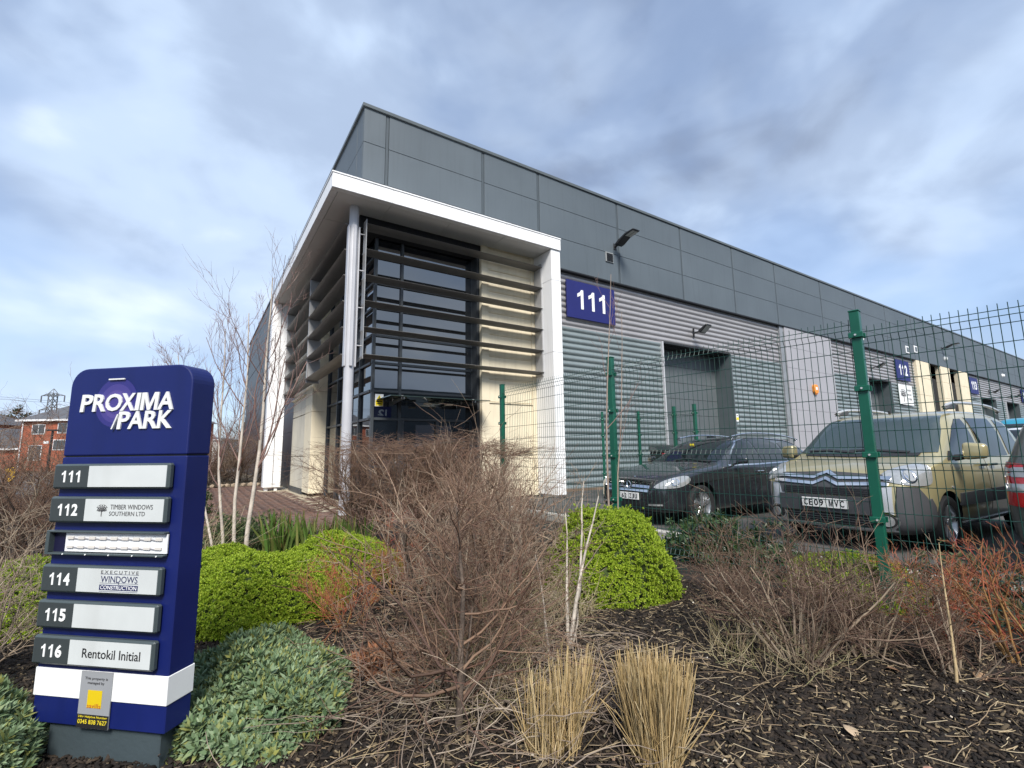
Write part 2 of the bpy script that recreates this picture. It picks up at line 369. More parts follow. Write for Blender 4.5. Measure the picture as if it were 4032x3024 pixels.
M_reveal = mat('door_reveal', (0.085, 0.105, 0.112), 0.5, var=0.06)
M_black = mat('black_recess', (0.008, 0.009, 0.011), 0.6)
BL = thing('industrial_building', 'long slate grey industrial building with white portal frame and louvred glass corner', 'building', (2.95, 11.0, 0))
XE = 92.0
def part_of(name, m): return lambda mb, bev=0.0: mb.build(name, m, BL, bev)
O = BL.location
# inner body and roof
MB(O).box(3.6, XE, 12.6, 42, 0.0, 9.6).build('core_wall', M_dark, BL)
MB(O).box(3.0, XE, 11.09, 42, 9.60, 9.78).build('roof', mat('roof_sheet', (0.2, 0.2, 0.2), 0.6), BL)
MB(O).box(3.02, XE, 11.075, 11.55, 6.99, 9.62).box(3.02, 3.55, 11.5, 42, 6.99, 9.62).build('band_backing', M_dark, BL)
# slate band: three rows of flat panels between narrow joints
vx = [2.95, 3.52, 6.34, 8.32, 11.76, 15.22, 18.70, 22.14, 26.62, 30.80, 35.0, 39.3, 43.8, 48.2, 52.6, 57.0, 61.4, 65.8, 70.2, 74.6, 79, 83.4, 87.8, XE]
rows = [6.95, 7.95, 8.95, 9.90]
for i in range(len(vx)-1):
    a, b = vx[i]+(0.0 if i == 0 else 0.075), vx[i+1]-(0.02 if i < len(vx)-2 else 0)
    for j in range(3):
        if i == 0 and j == 0: pass
        MB(O).box(a, b, 11.0, 11.06, rows[j]+(0.006 if j else 0), rows[j+1]-0.006).build('panel', M_band, BL, 0.004)
    if i: MB(O).box(vx[i]-0.008, vx[i]+0.063, 11.012, 11.055, 6.955, 9.89).build('joint_strip', M_bandd, BL)
# left flank panels above and behind the canopy
vy = [11.075, 11.62, 15.1, 18.9, 23.0, 27.2, 31.4, 35.6, 41.9]
for i in range(len(vy)-1):
    for j in range(3):
        z0 = 7.2 if (j == 0 and i < 3) else rows[j]+0.006
        MB(O).box(2.95, 3.01, vy[i]+0.01, vy[i+1]-0.03, z0, rows[j+1]-0.006).build('panel', M_band, BL, 0.004)
for i in range(2, len(vy)-1):
    y0 = max(vy[i], 19.32)+0.01
    for z0, z1 in ((0.02, 1.0), (1.01, 2.1), (2.11, 3.3), (3.31, 4.88), (4.9, 5.9), (5.91, 6.93)):
        MB(O).box(2.96, 3.02, y0, vy[i+1]-0.03, z0, z1).build('panel', M_band if z1 > 5 else M_mull, BL, 0.004)
MB(O).box(3.03, 3.3, 19.3, 42, 0, 6.95).build('core_wall', M_black, BL)
MB(O).box(2.90, XE, 10.955, 11.3, 9.885, 9.985).box(2.90, 3.25, 11.3, 42, 9.885, 9.985).build('parapet_flashing', M_cap, BL, 0.01)
MB(O).box(8.2, XE, 10.99, 11.35, 6.905, 6.948).build('drip_flashing', M_black, BL)
MB(O).box(8.2, XE, 11.3, 11.5, 6.0, 6.92).build('core_wall', M_black, BL)

# sinusoidal cladding
def wavy(x0, x1, z0, z1, name, m, y=11.16, amp=0.034, pitch=0.19):
    n = max(2, int((z1-z0)/pitch*10)); zs = np.linspace(z0, z1, n+1)
    ph = ((zs-0.05)/pitch) % 1.0
    ys = y - amp*(np.abs(np.sin(ph*PI))**0.75*2-1)
    V = []; 
    for z, yy in zip(zs, ys): V += [(x0-O.x, yy-O.y, z), (x1-O.x, yy-O.y, z)]
    i = np.arange(n)*2; F = np.stack([i, i+1, i+3, i+2], -1)
    o = np_mesh(name, np.array(V), F, m, BL, smooth=True); return o
def bay(x0, x1, doors, dz=5.13):
    wavy(x0, x1, dz, 6.93, 'silver_sheet', M_silver)
    edges = [x0] + [e for d in doors for e in d] + [x1]
    for k in range(0, len(edges), 2): wavy(edges[k], edges[k+1], 0.12, dz, 'green_grey_sheet', M_sea)
    for a, b in doors:
        MB(O).box(a-0.07, a, 11.06, 11.9, 0, dz+0.05).build('door_jamb', M_post, BL, 0.004)
        MB(O).box(b, b+0.05, 11.07, 11.9, 0, dz+0.05).build('door_jamb', M_reveal, BL, 0.004)
        MB(O).box(a, b, 11.10, 11.9, dz, dz+0.05).build('door_lintel', M_dark, BL)
        dr = MB(O).box(a, b, 11.87, 11.92, 0, dz).build('roller_door', M_black, BL)
        for k in range(8):
            MB(O).box(a+0.03, b-0.03, 11.82, 11.868, 0.05+k*0.635, 0.05+(k+1)*0.635-0.012).build('door_section', M_door, dr, 0.004)
            if a < 20 and k == 2:
                for q in range(4):
                    w0 = a+0.35+q*0.98
                    MB(O).box(w0, w0+0.62, 11.806, 11.822, 0.05+k*0.635+0.14, 0.05+(k+1)*0.635-0.16).build('vision_panel', M_glass, dr, 0.01)
    MB(O).box(x0, x1, 11.1, 11.4, 0.0, 0.125).build('plinth', mat('brown_plinth', (0.17, 0.125, 0.09), 0.9), BL)
bay(8.12, 22.3, [(13.98, 18.2)])
bay(27.35, 39.3, [(31.65, 34.9)])
bay(50.32, 70.0, [(53.56, 57.9), (61.3, 65.95)])
bay(72.0, XE, [])
MB(O).box(8.1, XE, 11.3, 11.42, 5.1, 6.95).build('core_wall', M_black, BL)
for a, b in ((8.1, 13.9), (18.26, 31.58), (34.96, 53.5), (57.96, 61.2), (66.02, XE)):
    MB(O).box(a, b, 11.3, 11.42, 0, 5.1).build('core_wall', M_black, BL)
# smooth light grey pier
for a, b in ((22.66, 27.33), (70.0, 72.0)):
    for k in range(7):
        MB(O).box(a+(0.004 if k % 2 else 0), b, 11.02, 11.28, 0.05+k*0.985, 0.05+(k+1)*0.985-0.008).build('pier_panel', M_pier, BL, 0.004)
    MB(O).box(a-0.36, a-0.01, 11.06, 11.28, 0, 6.9).build('pier_flashing', mat('grey_flashing', (0.26, 0.27, 0.28), 0.4, metal=0.3), BL, 0.006)
# cream pillars of the next office bay
for a, b in ((39.3, 41.86), (44.05, 45.97), (48.18, 50.3)):
    for k in range(6):
        MB(O).box(a, b, 10.98, 11.9, k*1.155, (k+1)*1.155-0.012).build('cream_pillar_block', M_cream, BL, 0.006)
for a, b in ((41.86, 44.05), (45.97, 48.18)):
    MB(O).box(a, b, 11.55, 11.6, 0, 6.9).build('window_strip', M_glass, BL)
    for q in (0.0, 0.5, 1.0): MB(O).box(a+q*(b-a-0.07), a+q*(b-a-0.07)+0.07, 11.49, 11.55, 0, 6.9).build('mullion', M_mull, BL)
# white framed vents and the small grille in the band
for a, z0 in ((37.75, 7.23), (39.27, 7.42)):
    v = MB(O).box(a, a+0.56, 10.96, 11.0, z0, z0+0.47).build('white_vent', M_white, BL, 0.01)
    MB(O).box(a+0.1, a+0.46, 10.95, 10.958, z0+0.08, z0+0.39).build('vent_mesh', M_band, v)
v = MB(O).box(11.14, 11.50, 10.965, 11.0, 7.60, 7.95).build('wall_vent', mat('vent_grey', (0.25, 0.26, 0.26), 0.5), BL, 0.008)
for k in range(6): MB(O).box(11.18, 11.46, 10.945, 10.966, 7.635+k*0.048, 7.635+k*0.048+0.03).build('vent_slat', M_black, v)

# ---- white portal frame: fascia, soffit, columns
jx = [2.0, 3.31, 6.35, 8.02, 8.15]
for i in range(4):
    MB(O).box(jx[i]+(0.003 if i else 0), jx[i+1]-0.003*(i < 3), 9.75, 9.9, 6.815, 7.135).build('fascia_panel', M_white, BL, 0.006)
jy = [9.903, 11.4, 14.0, 16.7, 19.3]
for i in range(4):
    MB(O).box(2.0, 2.15, jy[i]+0.003, jy[i+1]-0.003, 6.815, 7.135).build('fascia_panel', M_white, BL, 0.006)
MB(O).box(1.985, 8.165, 9.735, 11.0, 7.137, 7.175).box(1.985, 2.948, 11.0, 19.32, 7.137, 7.175).build('canopy_cap', M_white, BL, 0.006)
sj = [2.156, 3.31, 4.83, 6.35, 7.86, 8.14]
for i in range(5): MB(O).box(sj[i]+0.004, sj[i+1]-0.004, 9.905, 11.3, 6.818, 6.86).build('soffit_panel', M_soffit, BL, 0.004)
tj = [11.31, 13.2, 15.2, 17.2, 19.28]
for i in range(4): MB(O).box(2.156, 3.4, tj[i]+0.004, tj[i+1]-0.004, 6.818, 6.86).build('soffit_panel', M_soffit, BL, 0.004)
MB(O).box(2.2, 8.1, 9.95, 11.2, 6.87, 7.13).box(2.2, 2.94, 11.2, 19.2, 6.87, 7.13).build('canopy_core', M_dark, BL)
cz = [0.12, 1.9, 3.9, 5.93, 6.812]
for i in range(4):
    MB(O).box(7.83, 8.15, 9.79, 11.05, cz[i]+0.004, cz[i+1]-0.002).build('portal_column_panel', M_white, BL, 0.006)
    MB(O).box(2.0, 2.29, 18.85, 19.3, cz[i]+0.004, cz[i+1]-0.002).build('portal_column_panel', M_white, BL, 0.006)
    MB(O).box(2.31, 2.56, 18.88, 19.3, cz[i]+0.004, cz[i+1]-0.002).build('portal_column_panel', M_white, BL, 0.006)
for x in (2.12, 2.42): MB(O).box(x-0.05, x+0.05, 18.95, 19.2, -0.02, 0.125).build('column_foot', M_white, BL)
MB(O).box(7.9, 8.1, 9.9, 11.0, -0.02, 0.125).build('column_foot', M_white, BL)
# round corner column with its flat cleats
MB(O).cyl((2.63, 10.37, -0.02), (2.63, 10.37, 6.82), 0.105, n=28).build('round_column', M_post, BL, smooth=True)
MB(O).box(2.50, 2.535, 10.30, 10.44, 3.12, 6.33).build('column_cleat', M_post, BL, 0.004)
MB(O).box(2.60, 2.66, 10.22, 10.262, 3.12, 6.33).build('column_cleat', M_post, BL, 0.004)
MB(O).box(2.725, 2.76, 10.30, 10.44, 3.12, 6.33).build('column_cleat', M_post, BL, 0.004)
# ---- louvres
LZ = [6.44, 5.83, 5.23, 4.63, 4.03, 3.42]
def blade(p0, p1, out, depth=0.36):
    """aerofoil blade between p0 and p1 along its front tip, out = unit vector away from the wall"""
    prof = [(0.0, 0.0), (0.02, 0.014), (0.12, 0.026), (0.24, 0.026), (0.345, 0.014), (0.36, 0.0), (0.345, -0.014), (0.2, -0.026), (0.06, -0.018)]
    p0 = Vector(p0); p1 = Vector(p1); o = Vector(out); mb = MB(O); n = len(prof)
    tilt = -0.06
    pt = lambda b, q: b - o*(q[0]) + Vector((0, 0, q[1]+q[0]*tilt))
    mb.add([pt(p0, q) for q in prof] + [pt(p1, q) for q in prof], [tuple(range(n)), tuple(range(2*n-1, n-1, -1))] + [(i, n+i, n+(i+1) % n, (i+1) % n) for i in range(n)])
    return mb
for z in LZ:
    b = blade((2.88, 10.2, z-0.02), (7.82, 10.2, z-0.02), (0, -1, 0)).build('louvre_blade', M_louvre, BL, smooth=True)
    b2 = blade((2.46, 10.48, z-0.02), (2.46, 18.83, z-0.02), (-1, 0, 0), 0.36).build('louvre_blade', M_louvre, BL, smooth=True)
M_fin = mat('louvre_bracket_steel', (0.36, 0.36, 0.36), 0.4, metal=0.3)
fr = MB(O).box(2.865, 2.88, 10.21, 10.42, 3.30, 6.52).build('louvre_bracket', M_fin, BL)
for k in range(4):
    z = 3.6+k*0.86; MB(O).cyl((2.74, 10.33, z), (2.866, 10.33, z), 0.014, n=8).build('bracket_pin', M_post, fr)
MB(O).box(7.795, 7.829, 10.24, 10.56, 3.30, 6.52).build('louvre_bracket', M_fin, BL)
for y in (14.55, 18.75):
    MB(O).box(2.5, 2.86, y, y+0.05, 3.30, 6.5).build('louvre_bracket', M_fin, BL)
# ---- cream end walls and reveals
zc = [0.08, 1.2, 2.55, 3.18, 3.80, 4.40, 5.0, 5.6, 6.2, 6.815]
for i in range(9):
    z0, z1 = zc[i]+0.006, zc[i+1]-0.006
    MB(O).box(6.08, 6.30, 10.60, 11.3, z0-0.004, z1+0.004).build('cream_pier_block', M_cream, BL)
    MB(O).box(6.303, 7.70, 10.615, 11.3, z0, z1-0.03).build('cream_panel', M_cream, BL, 0.008)
    MB(O).box(6.303, 7.70, 10.585, 11.3, z1-0.026, z1).build('cream_ledge', M_cream, BL, 0.006)
MB(O).box(7.70, 7.828, 10.60, 11.3, 0.08, 6.81).build('cream_pier_block', M_cream, BL)
M_stone = mat('stone_cladding', (0.56, 0.52, 0.42), 0.75, var=0.08, vscale=1.5, streak=0.35, bump=0.1)
for i in range(9):
    z0, z1 = zc[i]+0.006, zc[i+1]-0.006
    MB(O).box(2.86, 3.6, 16.5, 18.85, z0+(0.08 if i == 0 else 0), z1-0.012).build('stone_panel', M_stone, BL, 0.008)
    MB(O).box(2.86, 3.6, 15.45, 16.493, z0, z1+0.004).build('cream_panel', M_cream, BL, 0.006)
MB(O).box(2.80, 2.858, 16.5, 18.84, 3.14, 3.2).build('cream_ledge', M_cream, BL)
MB(O).box(2.82, 3.6, 16.5, 18.86, 0.0, 0.15).build('plinth_trim', M_mull, BL)
MB(O).box(6.0, 6.08, 10.72, 11.3, 0.0, 6.81).build('cream_pier_block', mat('dark_frame', (0.03, 0.034, 0.038), 0.4), BL)
# ---- glazed corner: dark interior, panes, transoms and mullions
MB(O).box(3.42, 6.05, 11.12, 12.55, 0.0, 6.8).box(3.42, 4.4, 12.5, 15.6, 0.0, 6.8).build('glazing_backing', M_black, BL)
TZ = [0.06, 0.95, 2.06, 2.72, 3.39, 4.06, 4.74, 5.36, 6.02, 6.80]
FX = [3.36, 4.02, 6.03]
for i in range(9):
    for j in range(2):
        if i < 2 and j == 1: continue
        MB(O).box(FX[j]+0.03, FX[j+1]-0.03, 11.05, 11.075, TZ[i]+0.03, TZ[i+1]-0.03).build('pane', M_glass, BL)
for z in TZ[(1):]:
    x1 = FX[1] if z == 0.95 else FX[2]
    MB(O).box(3.32, x1, 11.0, 11.1, z-0.03, z+0.03).build('transom', M_mull, BL, 0.004)
for x in FX: MB(O).box(x-0.032, x+0.032, 10.99, 11.1, 0, 6.79).build('mullion', M_mull, BL, 0.004)
GY = [11.06, 11.95, 12.85, 14.15, 15.44]
for i in range(9):
    for j in range(4):
        MB(O).box(3.35, 3.375, GY[j]+0.03, GY[j+1]-0.03, TZ[i]+0.03, TZ[i+1]-0.03).build('pane', M_glass, BL)
for z in TZ[1:]: MB(O).box(3.30, 3.40, 11.103, 15.44, z-0.029, z+0.029).build('transom', M_mull, BL, 0.004)
for y in GY[1:]: MB(O).box(3.29, 3.398, y-0.03, y+0.03, 0, 6.79).build('mullion', M_mull, BL, 0.004)
MB(O).box(2.84, 6.08, 10.66, 11.0, 6.50, 6.814).box(2.84, 3.3, 11.0, 15.4, 6.50, 6.814).build('head_band', M_black, BL)
# entrance doors under the glass canopy
dr = MB(O).box(4.06, 6.0, 11.06, 11.075, 0.03, 2.02).build('entrance_door', M_glass, BL)
for x in (4.06, 4.98, 5.94): MB(O).box(x, x+0.07, 11.0, 11.055, 0.02, 2.03).build('door_stile', M_mull, dr)
for x in (4.88, 5.08): MB(O).cyl((x, 10.95, 0.8), (x, 10.95, 1.5), 0.015, n=8).build('pull_handle', M_fin, dr)
cn = MB(O).box(3.45, 5.98, 10.02, 11.0, 2.50, 2.518).build('glass_canopy', glass_dark('canopy_glass', (0.03, 0.045, 0.042), 1.6), BL)
for x in (3.75, 5.55):
    MB(O).prism([(10.02, 2.44), (10.02, 2.49), (11.0, 2.49), (11.0, 2.36)], 'x', x, x+0.03).build('canopy_bracket', M_mull, cn)
    for y in (10.15, 10.75): MB(O).cyl((x+0.015, y, 2.46), (x+0.015, y, 2.535), 0.025, n=8).build('glass_clamp', M_white, cn)
for x in (4.55, 5.1): MB(O).cyl((x, 10.55, 2.40), (x, 10.55, 2.43), 0.10, n=16).build('downlight', mat('lamp_disc', (0.75, 0.7, 0.55), 0.4), cn)

# warning plate in the glass corner
wp = thing('warning_plate', 'small white and yellow warning plate behind the corner glass pane', 'sign', (3.52, 11.02, 2.5))
B(wp, 'plate', mat('plate_white', (0.8, 0.8, 0.78), 0.5, var=0.02), -0.10, 0.10, -0.005, 0.005, -0.145, 0.145)
B(wp, 'yellow_field', mat('plate_yellow', (0.80, 0.62, 0.02), 0.5, var=0.02), -0.088, 0.088, -0.008, -0.0055, -0.132, 0.0)
MB().prism([(-0.06, 0.02), (0.06, 0.02), (0.0, 0.125)], 'y', -0.009, -0.0055).build('triangle', MATS['plate_yellow'], wp)
M_ink = mat('black_print', (0.012, 0.012, 0.014), 0.6, var=0.02)
B(wp, 'print_line', M_ink, -0.07, 0.07, -0.0092, -0.0082, -0.045, -0.022); B(wp, 'print_line', M_ink, -0.06, 0.06, -0.0092, -0.0082, -0.095, -0.075)
B(wp, 'print_mark', M_ink, -0.008, 0.008, -0.0105, -0.0092, 0.035, 0.085)
# ------------------------------------------------------------------ wall signs, lamps, cameras
M_blue = mat('royal_blue_sign', (0.003, 0.0095, 0.095), 0.5, var=0.12, vscale=3, streak=0.25, rvar=0.12)
M_navy = mat('unit_sign_blue', (0.010, 0.013, 0.115), 0.5, var=0.05)
M_swhite = mat('sign_white', (0.78, 0.79, 0.78), 0.45, var=0.02)
def unit_sign(s, x0, x1, z0, z1, label):
    t = thing('unit_number_sign', label, 'sign', ((x0+x1)/2, 11.09, z0), 0, 'unit number signs on the cladding')
    w, h = x1-x0, z1-z0
    B(t, 'sign_board', M_navy, -w/2, w/2, -0.06, 0.0, 0, h, 0.004)
    digits(t, s, 0, h*0.52, w*0.64, h*0.52, -0.06, M_swhite, 0.012)
    return t
unit_sign('111', 9.42, 11.53, 5.43, 6.66, 'large blue number board reading 111 beside the white portal column')
unit_sign('112', 35.93, 38.05, 5.37, 6.66, 'blue number board reading 112 above the white tree board')
unit_sign('113', 50.79, 52.9, 5.37, 6.66, 'blue number board reading 113 right of the far cream pillars')
unit_sign('114', 67.4, 69.5, 5.4, 6.70, 'blue number board reading 114 farthest along the facade')
def sprig(parent, cx, cz, s, y, m, name='tree_emblem'):
    """little printed tree: stem, forked branches and leaf shapes"""
    mb = MB(); rng = random.Random(3)
    mb.beam((cx, y, cz-0.5*s), (cx, y, cz+0.05*s), 0.06*s, 0.002)
    for a in (-75, -50, -25, 0, 25, 50, 75):
        d = Vector((math.sin(R(a)), 0, math.cos(R(a)))); p = Vector((cx, y, cz-0.18*s+abs(a)*0.001*s)); q = p + d*(0.55*s if abs(a) < 60 else 0.42*s)
        mb.beam(p, q, 0.025*s, 0.002, (0, 1, 0))
        for k in (0.45, 0.7, 0.98):
            for sd in (-1, 1):
                c = p.lerp(q, k); e = d*0.5 + Vector((d.z, 0, -d.x))*sd*0.5; l = 0.13*s; n = Vector((-e.z, 0, e.x)).normalized()*0.035*s
                mb.add([c, c+e*l*0.6+n, c+e*l*1.6, c+e*l*0.6-n], [(0, 1, 2, 3)])
    return mb.build(name, m, parent)
M_print = mat('grey_print', (0.07, 0.07, 0.075), 0.6, var=0.02)
t = thing('company_board', 'white board with a dark tree emblem below the 112 sign', 'sign', (37.05, 11.09, 3.82))
B(t, 'board', M_swhite, -1.08, 1.08, -0.05, 0, 0, 1.27, 0.01); sprig(t, -0.5, 0.62, 0.85, -0.055, M_print)
for k, s in enumerate(('TIMBER', 'WINDOWS', 'SOUTHERN')): lettering(t, s, 0.45, 0.95-k*0.28, 0.75, 0.13, -0.052, M_print, 0.002)

M_lampb = mat('black_lamp_housing', (0.018, 0.019, 0.021), 0.4, var=0.05)
M_lens = mat('lamp_lens', (0.42, 0.42, 0.38), 0.2, var=0.05)
def big_lamp(x, z, label):
    t = thing('led_area_light', label, 'lamp', (x, 11.0, z), 0, 'area lights on the slate band')
    B(t, 'wall_plate', M_lampb, -0.07, 0.07, -0.025, 0, -0.1, 0.12, 0.006)
    MB().cyl((0, -0.02, 0.0), (0, -0.17, 0.06), 0.045, n=12).build('arm', M_lampb, t, smooth=True)
    h = MB().prism([(-0.14, 0.02), (-0.30, 0.12), (-0.62, 0.235), (-1.0, 0.255), (-1.0, 0.21), (-0.60, 0.15), (-0.30, 0.0), (-0.16, -0.02)], 'x', -0.16, 0.16).build('lamp_head', M_lampb, t, 0.012)
    for k in (0, 1):
        MB().add([(-0.13+k*0.14, -0.62, 0.147), (-0.01+k*0.14, -0.62, 0.147), (-0.01+k*0.14, -0.95, 0.196), (-0.13+k*0.14, -0.95, 0.196)], [(0, 1, 2, 3)]).build('lens', M_lens, h)
    return t
big_lamp(11.62, 8.22, 'black area light on an arm above the small wall vent')
big_lamp(45.0, 8.30, 'black area light above the far cream pillars')
def flood(x, z, label):
    t = thing('wall_floodlight', label, 'lamp', (x, 11.12, z), 0, 'small floodlights above the doors')
    B(t, 'bracket', M_lampb, -0.015, 0.015, -0.06, 0.0, -0.18, 0.18)
    MB().beam((0, -0.04, -0.02), (0.02, -0.34, 0.02), 0.05).build('arm', M_lampb, t)
    h = MB().prism([(-0.30, -0.06), (-0.36, 0.03), (-0.70, 0.21), (-0.72, 0.15), (-0.42, -0.09)], 'x', -0.17, 0.17).build('lamp_head', M_lampb, t, 0.015)
    MB().add([(-0.13, -0.445, -0.073), (0.13, -0.445, -0.073), (0.13, -0.70, 0.132), (-0.13, -0.70, 0.132)], [(0, 1, 2, 3)]).build('lens', M_lens, h)
    return t
flood(15.85, 5.74, 'small black floodlight above the near grey roller door')
flood(32.28, 5.80, 'small black floodlight above the 112 door')
flood(56.2, 5.75, 'small black floodlight right of the 113 sign')
flood(63.5, 5.75, 'small black floodlight above the farthest door')
t = thing('security_camera', 'white bullet camera fixed under the band above unit 112', 'camera', (29.7, 11.0, 7.2))
B(t, 'bracket', M_swhite, -0.06, 0.06, -0.16, 0, -0.05, 0.12, 0.02); MB().cyl((0.0, -0.15, 0.0), (0.45, -0.42, -0.10), 0.09, n=14).build('camera_body', M_swhite, t, smooth=True)
MB().cyl((0.45, -0.42, -0.10), (0.47, -0.432, -0.105), 0.07, n=14).build('camera_lens', M_black, t)
def dome(x, z, y, label):
    t = thing('dome_light', label, 'lamp', (x, y, z), 0, 'small white dome lights on the wall')
    MB().lathe([(0.0, 0.16), (-0.06, 0.16), (-0.13, 0.12), (-0.17, 0.06), (-0.18, 0.001)], (0, 0, 0), 'y', 16).build('dome', M_swhite, t, smooth=True)
    MB().lathe([(0.01, 0.001), (0.01, 0.19), (-0.02, 0.19), (-0.02, 0.15)], (0, 0, 0), 'y', 16).build('base_ring', M_swhite, t)
dome(30.3, 6.35, 11.08, 'white dome light on the silver sheet left of the 112 sign')
dome(45.36, 7.59, 11.0, 'white dome light on the band above the cream pillars')
dome(60.98, 7.54, 11.0, 'white dome light on the band at the far end')
t = thing('alarm_box', 'orange alarm box on the light grey pier', 'alarm', (24.98, 11.02, 3.86))
MB().prism([(-0.20, 0.08), (-0.12, 0.0), (0.12, 0.0), (0.20, 0.08), (0.20, 0.36), (0.12, 0.44), (-0.12, 0.44), (-0.20, 0.36)], 'y', -0.12, 0.0).build('case', mat('alarm_orange', (0.75, 0.26, 0.02), 0.4, var=0.05), t, 0.02)
B(t, 'emblem', M_swhite, -0.09, 0.09, -0.125, -0.121, 0.18, 0.32); B(t, 'strobe', mat('strobe_amber', (0.6, 0.2, 0.03), 0.2), -0.1, 0.1, -0.10, -0.02, -0.05, 0.0, 0.01)
t = thing('door_notice', 'tiny yellow and white notice on the near door jamb', 'sign', (18.3, 11.06, 2.35))
B(t, 'plate', M_swhite, -0.08, 0.08, -0.012, 0, 0, 0.30); B(t, 'yellow_field', MATS['plate_yellow'], -0.075, 0.075, -0.016, -0.0125, 0.06, 0.17)
B(t, 'print_line', M_ink, -0.05, 0.05, -0.0135, -0.0125, 0.22, 0.25)

# ------------------------------------------------------------------ totem sign
TS = thing('totem_sign', 'tall blue totem sign with six unit name panels and rounded top', 'sign', (-0.507, 2.946, 0), R(-43.29))
W = 0.65; DP = 0.125
M_tgrey = mat('panel_frame_grey', (0.052, 0.068, 0.072), 0.4, var=0.06); M_tface = mat('number_field_grey', (0.035, 0.043, 0.045), 0.5, var=0.05)
M_tpan = mat('name_panel_white', (0.52, 0.545, 0.54), 0.45, var=0.05, vscale=6, streak=0.15)
M_tplinth = mat('plinth_grey', (0.045, 0.062, 0.07), 0.55, var=0.1, bump=0.1)
def rtop(y0, y1, z0, z1, r, n=8):
    pts = [(0, z0), (W, z0)] + [(W-r+r*math.sin(PI/2*k/n + 0) * 0 + r*math.cos(PI/2*k/n), z1-r+r*math.sin(PI/2*k/n)) for k in range(n+1)] + [(r-r*math.sin(PI/2*k/n), z1-r+r*math.cos(PI/2*k/n)) for k in range(n+1)]
    return MB().prism(pts, 'y', y0, y1)
rtop(0, DP, 1.258, 1.657, 0.085).build('head_box', M_blue, TS, 0.006, seg=2)
B(TS, 'body_box', M_blue, 0, W, 0.0, DP, 0.15, 1.252, 0.004)
B(TS, 'joint', M_black, 0.006, W-0.006, 0.006, DP-0.006, 1.25, 1.262)
B(TS, 'plinth', M_tplinth, 0.07, 0.616, 0.02, DP-0.015, -0.06, 0.152, 0.004)
B(TS, 'white_band', M_swhite, -0.003, W+0.003, -0.004, DP+0.003, 0.256, 0.367, 0.002)
PANELS = [(1.1135, 1.222, '111'), (0.969, 1.080, '112'), (0.834, 0.935, None), (0.679, 0.792, '114'), (0.535, 0.646, '115'), (0.391, 0.504, '116')]
M_gap = mat('open_lightbox_dark', (0.006, 0.006, 0.03), 0.5)
for z0, z1, num in PANELS:
    if num:
        f = MB().prism([(0.0, z0), (0.6, z0), (0.6, z1), (0.0, z1)], 'y', -0.03, -0.002).build('name_panel', M_tgrey, TS, 0.007)
        B(f, 'number_field', M_tface, 0.012, 0.19, -0.0315, -0.029, z0+0.009, z1-0.009)
        B(f, 'name_field', M_tpan, 0.191, 0.588, -0.0318, -0.029, z0+0.009, z1-0.009)
        digits(f, num, 0.101, (z0+z1)/2, 0.108, 0.05, -0.0315, M_swhite, 0.002)
    else:
        f = MB().box(0.0, 0.6, -0.03, -0.002, z0, z0+0.008).box(0.0, 0.6, -0.03, -0.002, z1-0.008, z1).box(0.0, 0.018, -0.03, -0.002, z0+0.008, z1-0.008).build('empty_panel_frame', M_tgrey, TS, 0.002)
        tag(f, 'open panel frame with bare light strips and no cover')
        B(f, 'lightbox_back', M_gap, 0.018, 0.6, -0.006, -0.001, z0+0.008, z1-0.008)
        sh = B(f, 'reflector_sheet', mat('reflector_white', (0.72, 0.73, 0.74), 0.5, var=0.03), 0.085, 0.603, -0.012, -0.007, z0+0.012, z1-0.010)
        M_led = mat('led_module', (0.55, 0.52, 0.48), 0.4, var=0.1); M_wire = mat('wire_white', (0.33, 0.32, 0.33), 0.5)
        for r_ in (0, 1):
            zz = z0+0.032+r_*0.037
            for k in range(9):
                xx = 0.115+k*0.056
                MB().box(xx-0.016, xx+0.016, -0.018, -0.0125, zz-0.006, zz+0.006).build('led_module', M_led, sh, 0.001)
                if k < 8: MB().beam((xx+0.016, -0.0155, zz), (xx+0.04, -0.0155, zz-0.003), 0.0035).build('wire', M_wire, sh)
        for k in range(5): MB().cyl((0.1+k*0.118, -0.028, z0+0.004), (0.1+k*0.118, -0.0325, z0+0.004), 0.003, n=8).build('screw', M_swhite, f)
# 112: tree emblem and name
sprig(TS, 0.281, 1.0245, 0.052, -0.0325, M_print)
lettering(TS, 'TIMBER WINDOWS', 0.430, 1.038, 0.213, 0.020, -0.032, M_print, 0.0008, 0.0); lettering(TS, 'SOUTHERN LTD', 0.410, 1.010, 0.18, 0.018, -0.032, M_print, 0.0008, 0.0)
M_pnavy = mat('navy_print', (0.02, 0.025, 0.09), 0.5, var=0.02)
lettering(TS, 'EXECUTIVE', 0.404, 0.7705, 0.185, 0.013, -0.032, M_print, 0.0008, 0.0, space=1.5)
lettering(TS, 'WINDOWS', 0.404, 0.742, 0.182, 0.026, -0.032, M_pnavy, 0.0008, 0.0)
B(TS, 'print_bar', M_pnavy, 0.309, 0.499, -0.0328, -0.032, 0.6985, 0.7195); lettering(TS, 'CONSTRUCTION', 0.404, 0.709, 0.178, 0.015, -0.0328, M_swhite, 0.0006, 0.0)
for z in (0.7615, 0.7255, 0.6925): B(TS, 'print_rule', M_pnavy, 0.309, 0.499, -0.0325, -0.032, z, z+0.0012)
lettering(TS, '&', 0.404, 0.7258, 0.006, 0.006, -0.0326, M_pnavy, 0.0005)
lettering(TS, 'Rentokil Initial', 0.400, 0.4475, 0.282, 0.036, -0.032, M_ink, 0.0008, 0.006)
